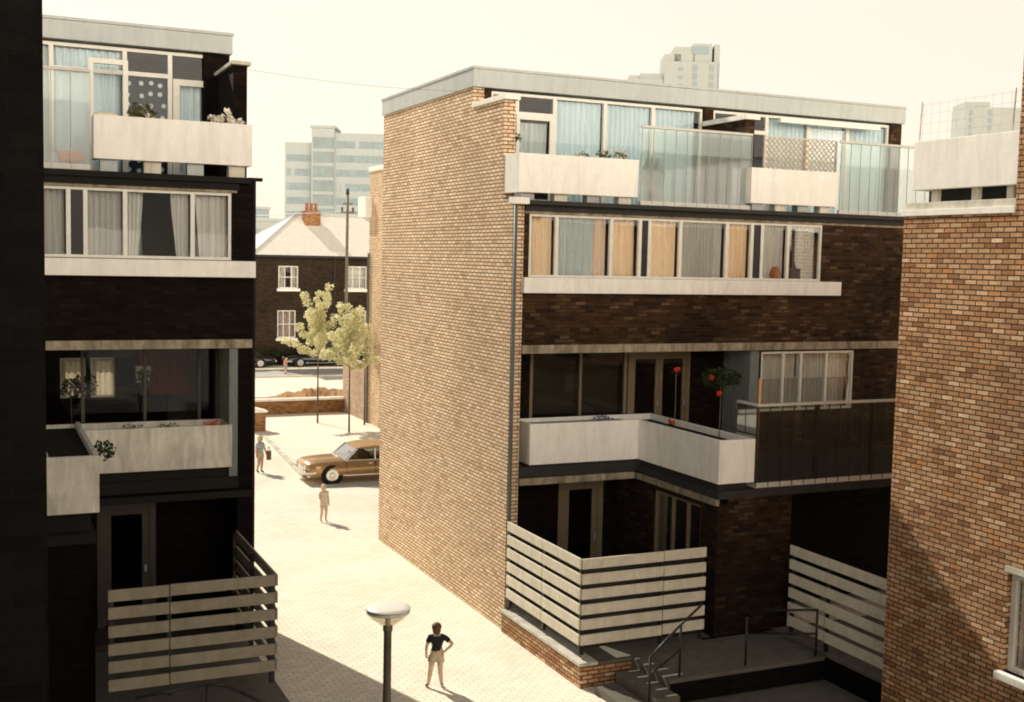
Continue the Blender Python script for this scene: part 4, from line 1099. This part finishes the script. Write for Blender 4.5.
# ================================================================== CARS (along X, nose to -X)
def car(label, loc, paint_m, rz=0.0, group=None, simple=False):
    o = empty('parked_car', loc, label, 'car', group, rz)
    Lc, W = 4.62, 1.72
    hw = W / 2
    # body: loft of cross sections along x (0 = nose)
    def sect(x, zb, zs, wf):           # underside, shoulder height, half width factor
        w = hw * wf
        return [(x, -w * .90, zb), (x, -w, zb + .10), (x, -w, (zb + zs) * .5 + .05), (x, -w * .965, zs - .07), (x, -w * .88, zs), (x, 0, zs + .025),
                (x, w * .88, zs), (x, w * .965, zs - .07), (x, w, (zb + zs) * .5 + .05), (x, w, zb + .10), (x, w * .90, zb)]
    st = [(0.0, .36, .60, .66), (.04, .30, .665, .80), (.16, .24, .725, .90), (.5, .22, .765, .97), (1.1, .22, .79, 1.0), (1.5, .22, .80, 1.0), (2.4, .22, .80, 1.0), (3.3, .22, .795, .995), (3.9, .24, .76, .97), (4.35, .28, .70, .90), (4.58, .34, .62, .80), (Lc, .40, .56, .70)]
    m = MB(); rings = []
    for s in st: rings.append([m.bm.verts.new(p) for p in sect(*s)])
    n = len(rings[0])
    for a, b in zip(rings, rings[1:]):
        for i in range(n): m.bm.faces.new((a[i], a[(i + 1) % n], b[(i + 1) % n], b[i]))
    m.bm.faces.new(rings[0]); m.bm.faces.new(rings[-1][::-1])
    body = m.build('body', paint_m, o, True)
    # greenhouse: pillars and roof
    gw = hw * .80
    def pt(x, sgn, z, t): return (x, sgn * (hw * .90 + (gw - hw * .90) * t), z)
    lo = [(1.30, .80), (2.02, .80), (2.62, .80), (2.72, .80), (3.45, .80), (3.85, .775)]
    m = MB()
    m.prism([(1.70, 1.20), (2.0, 1.255), (2.5, 1.28), (3.1, 1.265), (3.38, 1.21), (3.3, 1.175), (1.75, 1.165)], 'y', -gw * .96, gw * .96)
    m.build('roof', paint_m, o)
    m = MB()
    for sg in (-1, 1):
        for (xa, xb) in ((1.30, 1.72), (2.31, 2.32), (3.82, 3.32)):
            m.tube(pt(xa, sg, .78, 0), pt(xb, sg, 1.19, 1), .03, 6)
        m.tube(pt(1.30, sg, .80, 0), pt(3.82, sg, .79, 0), .014, 6)
    m.build('pillar', 'chrome' if not simple else paint_m, o)
    for sg in (-1, 1):
        q = MB(); q.face(pt(1.34, sg, .80, .02), pt(2.28, sg, .80, .02), pt(2.30, sg, 1.19, .96), pt(1.73, sg, 1.19, .96)); q.build('side_window', 'car_glass', o)
        q = MB(); q.face(pt(2.34, sg, .80, .02), pt(3.80, sg, .79, .02), pt(3.33, sg, 1.19, .96), pt(2.33, sg, 1.19, .96)); q.build('side_window', 'car_glass', o)
    q = MB(); q.face(pt(1.30, -1, .80, 0), pt(1.30, 1, .80, 0), pt(1.72, 1, 1.18, .96), pt(1.72, -1, 1.18, .96)); q.build('windscreen', 'car_glass', o)
    q = MB(); q.face(pt(3.82, -1, .79, 0), pt(3.82, 1, .79, 0), pt(3.33, 1, 1.18, .96), pt(3.33, -1, 1.18, .96)); q.build('rear_window', 'car_glass', o)
    if not simple:
        for x in (2.05, 3.0):
            MB().box(x, x + .16, -.6, .6, .5, 1.02, .05).box(x - .4, x, -.6, .6, .42, .62, .05).build('seat', 'leather', o)
        t_ = MB(); bmesh.ops.create_circle(t_.bm, segments=16, radius=.19, matrix=Matrix.Translation((1.62, -.38, .88)) @ Matrix.Rotation(radians(65), 4, 'Y'))
        ring = [v.co.copy() for v in t_.bm.verts]; t_.bm.clear(); t_.pipe(ring + [ring[0]], .012, 6); t_.build('steering_wheel', 'rubber', o)
    for wx in (.84, 3.62):
        for sg in (-1, 1):
            y = sg * (hw - .10)
            MB().tube((wx, y - .02 * sg - .10, .31), (wx, y - .02 * sg + .10, .31), .365, 26).build('wheel_arch', 'rubber', o)
            w = MB().tube((wx, y - .085, .31), (wx, y + .09 + .0, .31), .31, 28)
            w = w.build('wheel', 'rubber', o)
            yo = y + sg * .092
            MB().tube((wx, yo, .31), (wx, yo + sg * .012, .31), .205, 24).tube((wx, yo + sg * .012, .31), (wx, yo + sg * .035, .31), .10, 18, .07).build('hubcap', 'chrome', w)
    MB().box(-.09, .0, -hw * .86, hw * .86, .36, .47, .03).box(-.06, .35, -hw * .93, -hw * .86, .36, .46, .02).box(-.06, .35, hw * .86, hw * .93, .36, .46, .02).build('front_bumper', 'chrome', o)
    MB().box(Lc, Lc + .09, -hw * .86, hw * .86, .38, .49, .03).build('rear_bumper', 'chrome', o)
    MB().box(-.02, .03, -.32, .32, .42, .60, .02).build('grille', 'chrome', o)
    for y in (-.55, .55): MB().tube((-.02, y, .56), (.1, y, .56), .09, 16).build('headlight', 'lamp_white', o)
    for y in (-.55, .55): MB().box(Lc - .08, Lc + .01, y - .1, y + .1, .5, .6, .02).build('tail_light', 'orange_paint', o)
    for sg in (-1, 1):
        MB().box(1.2, 3.3, sg * (hw - .002), sg * (hw + .012), .27, .30).build('sill_trim', 'chrome', o)
        d = MB(); 
        for x in (1.32, 2.31, 3.4): d.box(x - .005, x + .005, sg * (hw - .03), sg * (hw + .004), .34, .74)
        d.build('door_gap', 'rubber', o)
        for x in (2.15, 3.22): MB().box(x - .08, x + .06, sg * (hw + .0), sg * (hw + .025), .68, .70).build('door_handle', 'chrome', o)
        MB().ball((1.28, sg * (hw + .005), .30), .045).build('side_lamp', 'lamp_white', o, True)
    o.scale = (1, 1, .93)
    return o


car('bronze saloon car half hidden behind the sunlit gable', (9.66, 37.75, .004), 'car_paint')
car('black saloon parked in shade before the old house, nearest the young trees', (18.3, 75.9, .124), 'car_black', simple=True)
car('black saloon parked in shade before the old house, beside the left block corner', (12.9, 75.9, .124), 'car_black', simple=True)


# ================================================================== STREET FURNITURE AND WALLS BEYOND
W = empty('low_wall', (13.5, 54.1, 0), 'low red brick wall with bright coping across the end of the street', 'wall')
MB().box(8.0, 15.88, 54.0, 54.25, .004, .62).build('brickwork', 'brick_garden', W)
MB().box(7.98, 15.9, 53.93, 54.32, .622, .73, .01).build('coping', 'white_panel', W)
Q = empty('brick_pier', (10.6, 49.1, 0), 'short brick pier with a slanting white cap near the left block corner', 'pier')
MB().box(10.2, 11.0, 48.9, 49.4, .004, .80).build('brickwork', 'brick_garden', Q)
g = MB(); g.prism([(10.15, .81), (11.08, .81), (11.08, .87), (10.15, 1.12)], 'y', 48.84, 49.46); g.build('cap', 'white_panel', Q)

# block D: next terrace at the end of the street, only its lit end in view
D = empty('apartment_block', (19, 49, 0), 'far narrow slice of buff brick block just beyond the sunlit gable', 'building')
MB().box(15.9, 24, 46.0, 50.3, 0, 11.2).build('end_wall', 'brick_gable', D)
MB().box(15.85, 24, 46.0, 50.36, 11.202, 11.4, .01).build('coping', 'white_panel', D)
MB().box(15.6, 15.898, 50.0, 51.1, 9.2, 10.1, .01).box(15.9, 20, 50.31, 51.1, 9.2, 10.1, .01).build('balcony_parapet', 'white_panel', D)
MB().tube((15.84, 50.2, 0), (15.84, 50.2, 7.6), .05, 8).build('drainpipe', 'pipe', D)
G = empty('garden_wall', (16, 52, 0), 'tall pinkish garden wall behind the second young tree', 'wall')
MB().box(15.92, 16.2, 50.4, 54.3, .004, 2.5).build('brickwork', brick_mat('pale_pink_brick', [(0, (.5, .34, .24)), (1, (.68, .5, .36))], (.5, .38, .28), 1.0, .5), G)
MB().box(15.88, 16.24, 50.4, 54.36, 2.502, 2.6, .01).build('coping', 'white_dull', G)


def young_tree(label, base, h0, top, spread, n, lean=0.0, fork=None):
    o = empty('young_tree', base, label, 'tree')
    b = Vector(base)
    rnd = random.Random(int(base[0] * 100))
    m = MB()
    apex = b + Vector((lean, 0, h0))
    m.tube(b, b + Vector((lean * .6, 0, h0 * .6)), .045, 8, .035).tube(b + Vector((lean * .6, 0, h0 * .6)), apex + Vector((0, 0, (top - h0) * .55)), .035, 8, .015)
    lv = MB()
    nb = 11
    for i in range(nb):
        t = i / (nb - 1)
        s = apex + Vector((0, 0, (top - h0) * .48 * t))
        a = i * 2.4 + rnd.uniform(-.4, .4)
        ln = spread * (1 - .55 * t) * rnd.uniform(.75, 1.1)
        up = (top - h0) * (.16 + .34 * t) * rnd.uniform(.7, 1.15)
        e = s + Vector((cos(a) * ln, sin(a) * ln, up))
        m.tube(s, s.lerp(e, .55) + Vector((0, 0, up * .05)), .014, 6, .008).tube(s.lerp(e, .55) + Vector((0, 0, up * .05)), e, .008, 5, .004)
        for k in range(7):
            c = s.lerp(e, .2 + .14 * k) + Vector((rnd.uniform(-.1, .1), rnd.uniform(-.1, .1), rnd.uniform(-.06, .14)))
            lv.leaves(c, .22, int(n / nb / 7 * 2.0), .092, (1, 1, .85), .8)
    e = b + Vector((lean, 0, top))
    for k in range(8): lv.leaves(apex.lerp(e, .35 + .085 * k) + Vector((rnd.uniform(-.12, .12), rnd.uniform(-.12, .12), 0)), .17, int(n / 40), .09, (1, 1, .9), .8)
    m.build('trunk', 'bark', o, True)
    lv.build('crown', 'leaf_tree', o)
    return o


young_tree('young street tree with loose pale green crown on a thin straight trunk', (13.72, 50.7, .004), 2.75, 5.95, 1.3, 4200)
young_tree('young street tree with bushier crown beside the sunlit gable', (14.25, 47.6, .004), 2.65, 5.5, 1.1, 4200)
young_tree('spindly sapling partly behind the bushier young tree', (15.55, 49.6, .004), 2.9, 4.6, .4, 420)

# utility pole
U = empty('utility_pole', (19.5, 66, 0), 'dark wooden utility pole with insulators rising before the old house', 'utility pole')
MB().tube((19.5, 66, 0), (19.52, 66, 11.0), .11, 10, .08).build('shaft', 'lamp_post_paint', U, True)
for x0, x1, z in ((19.15, 19.9, 9.9), (19.25, 19.8, 10.4)): MB().box(x0, x1, 65.93, 66.07, z, z + .11).build('crossarm', 'lamp_post_paint', U)
for x in (19.2, 19.85):
    MB().lathe([(.03, 0), (.07, .05), (.05, .12), (.07, .16), (.03, .25)], (x, 66, 10.02), 8).build('insulator', 'dark_panel', U, True)
MB().tube((19.52, 66, 11), (19.52, 66, 11.35), .12, 8, .05).build('finial', 'dark_panel', U, True)
m = MB(); pts = [Vector((19.5, 65.95, 10.0)).lerp(Vector((26, 56, 9.3)), i / 10) for i in range(11)]
m.pipe(pts, .02, 5); m.pipe([Vector((19.5, 65.95, 10.0)).lerp(Vector((12, 80, 9.6)), i / 10) for i in range(11)], .02, 5)
m.build('pole_wire', 'black_metal', None, False, 'thin wire strung from the utility pole past the old house roof', 'wire')
# ================================================================== OLD HOUSE
Hs = empty('old_house', (22, 82, 0), 'old dark brick house with bright hipped slate roof and chimney', 'house')
HH = [(18.1, 19.45, 5.2, 6.7), (22.7, 24.2, 5.2, 6.75), (18.05, 19.3, 1.9, 3.75), (22.7, 24.2, 1.9, 3.75)]
g = MB().wall_y(77.0, 77.3, 16.6, 28, 0, 7.35, HH); g.box(16.6, 16.9, 77.302, 87, 0, 7.35); g.box(27.7, 28, 77.302, 87, 0, 7.35); g.box(16.9, 27.7, 86.7, 87, 0, 7.35)
g.build('wall', 'brick_house', Hs)
MB().box(16.9, 27.7, 79.5, 79.6, 0, 7.3).build('partition_wall', 'room_wall', Hs)
R = MB(); e0, e1, f0, f1, ze, zr = 16.25, 28.4, 76.6, 87.4, 7.42, 10.35
a, b_, c_, d_ = (e0, f0, ze), (e1, f0, ze), (e1, f1, ze), (e0, f1, ze); r0, r1 = (20.6, 82, zr), (25.2, 82, zr)
R.face(a, b_, r1, r0).face(c_, d_, r0, r1).face(d_, a, r0).face(b_, c_, r1).face(a, d_, c_, b_)
rf = R.build('roof', 'slate', Hs)
MB().tube(a, r0, .09, 6).tube(r0, r1, .09, 6).tube(b_, r1, .09, 6).tube(d_, r0, .09, 6).build('ridge_tiles', 'fascia', rf)
MB().box(e0, e1, f0 - .02, f0 + .08, ze - .16, ze - .01).build('gutter', 'slab_dark', Hs)
ch = MB().box(20.75, 21.85, 80.4, 81.3, 8.6, 10.4).box(20.68, 21.92, 80.33, 81.37, 10.402, 10.5).build('chimney', 'brick_garden', rf)
for x in (20.98, 21.3, 21.62): MB().lathe([(.11, 0), (.13, .05), (.10, .45), (.13, .5), (.12, .56)], (x, 80.85, 10.5), 10).build('chimney_pot', 'terracotta', ch, True)
for h in HH:
    w = window(Hs, h[0] + .002, h[1] - .002, h[2] + .002, h[3] - .002, 77.08, [(h[0] * 2 + h[1]) / 3, (h[0] + 2 * h[1]) / 3], [(i, h[2] + (h[3] - h[2]) * .5) for i in range(3)], fw=.08, mul=.05)
    MB().box(h[0] - .1, h[1] + .1, 76.88, 77.12, h[2] - .18, h[2] - .002).build('sill', 'white_panel', w)
curtain('white_curtain', 'white curtain at left of the upper left window of the old house', 'curtain', 18.15, 18.55, 5.25, 6.65, 77.4, 'net', .04, .15)
curtain('white_curtain', 'white curtain at right of the upper left window of the old house', 'curtain', 19.0, 19.42, 5.25, 6.65, 77.4, 'net', .04, .15)
curtain('net_curtain', 'pinkish net curtain in the lower left window of the old house', 'curtain', 18.1, 19.25, 1.95, 3.7, 77.4, cloth('pink_net', (.62, .5, .46), .3), .03, .15)
curtain('net_curtain', 'cream net curtain in the upper right sash window of the old house', 'curtain', 22.75, 24.15, 5.25, 6.7, 77.4, 'net', .03, .15)
MB().tube((21.9, 76.94, 0), (21.9, 76.94, 7.3), .06, 8).build('drainpipe', 'dark_panel', Hs)
MB().box(21.2, 22.2, 76.9, 77.1, .13, 2.2).build('door', 'dark_panel', Hs)
Hd = MB()
for i in range(40): Hd.leaves((16.6 + i * .28, 76.75, .8 + .25 * sin(i * 1.7)), .5, 45, .14, (1, .5, 1.1))
Hd.build('front_hedge', 'leaf_dark', None, False, 'dark shaded hedge along the front of the old house', 'hedge')

# distant low pale buildings left of the house
for i, (x0, x1, y, z, lb) in enumerate([(29, 36.2, 150, 11.6, 'low hazy pale building seen left of the old house roof'), (33, 42, 185, 14.4, 'hazy bluish flat roofed building behind the low pale one')]):
    o = empty('distant_building', ((x0 + x1) / 2, y, 0), lb, 'building')
    MB().box(x0, x1, y, y + 10, 0, z).build('wall', 'tower_pale' if i == 0 else 'tower_dark', o)
    MB().box(x0 - .2, x1 + .2, y - .2, y + 10.2, z, z + .4).build('roof', 'off_pale', o)
    q = MB()
    for k in range(5):
        xx = x0 + .6 + k * (x1 - x0 - 1) / 5
        q.box(xx, xx + .8, y - .05, y - .01, z - 2.6, z - 1.0)
    q.build('window_row', 'off_glass', o)


# ================================================================== OFFICE BLOCK AND TOWERS
def facade_frame(p0, p1):
    p0, p1 = Vector((p0[0], p0[1], 0)), Vector((p1[0], p1[1], 0))
    return p0, (p1 - p0).length, math.atan2(p1.y - p0.y, p1.x - p0.x)


p0, Wd, an = facade_frame((72, 300), (98, 289))
O = empty('office_block', p0, 'pale glass and panel office block with darker stair tower on the skyline', 'building', None, an)
LW, TW = 6.95, 12.7        # left wing, stair tower ends
MB().box(0, LW, 0, 12, 0, 36.0).build('wing', 'off_pale', O)
MB().box(LW + .01, TW, -1.2, 11, 0, 39.6).build('stair_tower', 'off_pale', O)
MB().box(LW - .3, TW + .3, -1.5, 11, 39.61, 40.3).build('tower_cap', 'off_pale', O)
MB().box(TW + .01, 30, 0, 12, 0, 38.6).build('wing', 'off_pale', O)
rnd = random.Random(3)
for k in range(10):
    z = 2.2 + k * 3.62
    for (xa, xb, n) in ((.5, LW - .3, 6), (TW + .5, 29.5, 14)):
        if z + 1.9 > 36 and xa < 1: continue
        q = MB(); sh_ = MB(); w = (xb - xa) / n
        for i in range(n):
            (sh_ if rnd.random() < .10 else q).box(xa + i * w + .08, xa + (i + 1) * w - .08, -.10, -.01, z, z + 1.75)
        f = q.build('window_band', 'off_glass', O)
        if len(sh_.bm.verts): sh_.build('blind', 'off_pale', f)
    q = MB()
    for i in range(3): q.box(LW + .5 + i * 1.66, LW + 1.95 + i * 1.66, -1.32, -1.21, z - .3, z + 2.5)
    q.build('stair_window', 'off_dark', O)
    MB().box(TW - .35, TW - .02, -1.36, -1.22, z - .3, z + 2.5).build('shadow_slot', 'tower_dark', O)


def tower(label, p0, p1, z, depth, wins, cap):
    a, Wt, an = facade_frame(p0, p1)
    o = empty('tower_block', a, label, 'building', None, an)
    MB().box(0, Wt, 0, depth, 0, z).build('shaft', 'tower_pale', o)
    for (x0, x1, zz) in cap: MB().box(x0 * Wt, x1 * Wt, .5, depth - 1, z + .01, zz).build('plant_room', 'tower_pale', o)
    for (x0, x1, dash) in wins:
        q = MB(); zz = z - 3.2
        while zz > z - 60:
            q.box(x0 * Wt, x1 * Wt, -.12, -.01, zz, zz + dash); zz -= 2.8
        q.build('window_column', 'tower_dark', o)
    return o


tw = tower('pale hazy tower block with rooftop plant rooms above the central roof', (214.7, 349.4), (231.7, 341.2), 76.0, 16, [(.26, .34, 1.2), (.52, .60, 2.2), (.82, .90, 2.0), (.965, .995, 2.81)], [(.0, .30, 78.5), (.18, .55, 81.0), (.52, .86, 82.2), (.9, 1.0, 82)])
MB().box(9.4, 15.0, .3, .48, 78.6, 81.2).build('roof_opening', 'tower_dark', tw)
tower('lower hazy rooftop beside the pale tower block, just above the central roof', (203.7, 355), (215, 349.8), 70.0, 12, [(.1, .2, 1.2), (.6, .9, 1.4)], [(.05, .3, 71.2), (.35, 1.0, 71.9)])
tower('faint hazy tower block peeping over the parapet of the near right block', (346.5, 343.4), (371, 331), 69.5, 16, [(.06, .10, 2.0), (.32, .37, 2.0)], [(.0, .34, 71.5)])

# ================================================================== LIGHT, SKY, CAMERA
LD = Vector((.31, -1.0, -.87)).normalized()
sd = -LD
el = math.asin(sd.z)
azi = math.atan2(sd.x, sd.y)
sun = bpy.data.lights.new('sun', 'SUN')
sun.energy = 5.0
sun.angle = radians(.5)
sun.color = (1.0, .945, .82)
so = bpy.data.objects.new('sun', sun)
col.objects.link(so)
so.rotation_euler = LD.to_track_quat('-Z', 'Y').to_euler()
so.location = (0, 60, 60)

w = bpy.data.worlds.new('World')
sc.world = w
w.use_nodes = True
nt = w.node_tree
bg = nt.nodes['Background']
sky = nt.nodes.new('ShaderNodeTexSky')
sky.sky_type = 'NISHITA'
sky.sun_disc = False
sky.sun_elevation = el
sky.sun_rotation = azi
sky.air_density = 1.0
sky.dust_density = 1.5
sky.ozone_density = 1.0
mx = nt.nodes.new('ShaderNodeMix')
mx.data_type = 'RGBA'
mx.blend_type = 'MULTIPLY'
mx.inputs[0].default_value = 1
mx.inputs[7].default_value = (1.0, .94, .84, 1)
nt.links.new(sky.outputs[0], mx.inputs[6])
hz = nt.nodes.new('ShaderNodeMix')          # bright summer haze over the clear sky
hz.data_type = 'RGBA'
hz.inputs[0].default_value = .8
tc = nt.nodes.new('ShaderNodeTexCoord')       # the haze is thick near the horizon and thins overhead
sx = nt.nodes.new('ShaderNodeSeparateXYZ')
nt.links.new(tc.outputs['Generated'], sx.inputs[0])
rp = nt.nodes.new('ShaderNodeValToRGB')
rp.color_ramp.elements[0].position = .24
rp.color_ramp.elements[0].color = (.87, .745, .595, 1)
rp.color_ramp.elements[1].position = .5
rp.color_ramp.elements[1].color = (.12, .118, .115, 1)
nt.links.new(sx.outputs[2], rp.inputs[0])
vs_ = nt.nodes.new('ShaderNodeVectorMath')
vs_.operation = 'SCALE'
vs_.inputs[3].default_value = 10.8
nt.links.new(rp.outputs[0], vs_.inputs[0])
mr = nt.nodes.new('ShaderNodeMapRange')        # added sky glow behind the camera to brighten the shaded fronts
mr.interpolation_type = 'SMOOTHSTEP'
mr.inputs['From Min'].default_value = -.45
mr.inputs['From Max'].default_value = -.92
mr.inputs['To Min'].default_value = 9.2
mr.inputs['To Max'].default_value = 58.0
nt.links.new(sx.outputs[1], mr.inputs['Value'])
nt.links.new(mr.outputs[0], vs_.inputs[3])
nt.links.new(vs_.outputs[0], hz.inputs[7])
nt.links.new(mx.outputs[2], hz.inputs[6])
nt.links.new(hz.outputs[2], bg.inputs['Color'])
bg.inputs['Strength'].default_value = .15

yaw, pit, rol, F = .42887143, -.07866944, .02200833, 1170.794
fw = Vector((sin(yaw) * cos(pit), cos(yaw) * cos(pit), sin(pit)))
rt = Vector((cos(yaw), -sin(yaw), 0))
up = rt.cross(fw)
a = rt * cos(rol) + up * sin(rol)
b = -rt * sin(rol) + up * cos(rol)
cam = bpy.data.cameras.new('camera')
cam.sensor_width = 36
cam.lens = F / 1024 * 36
cam.clip_start = .05
cam.clip_end = 4000
co = bpy.data.objects.new('camera', cam)
col.objects.link(co)
mw = Matrix(((a.x, b.x, -fw.x, 0), (a.y, b.y, -fw.y, 0), (a.z, b.z, -fw.z, 7.5), (0, 0, 0, 1)))
co.matrix_world = mw
sc.camera = co
sc.view_settings.view_transform = 'Standard'
sc.view_settings.look = 'None'
sc.view_settings.exposure = 0
sc.view_settings.gamma = 1
sc.cycles.use_denoising = True
sc.cycles.filter_width = 1.9
sc.cycles.transparent_max_bounces = 16
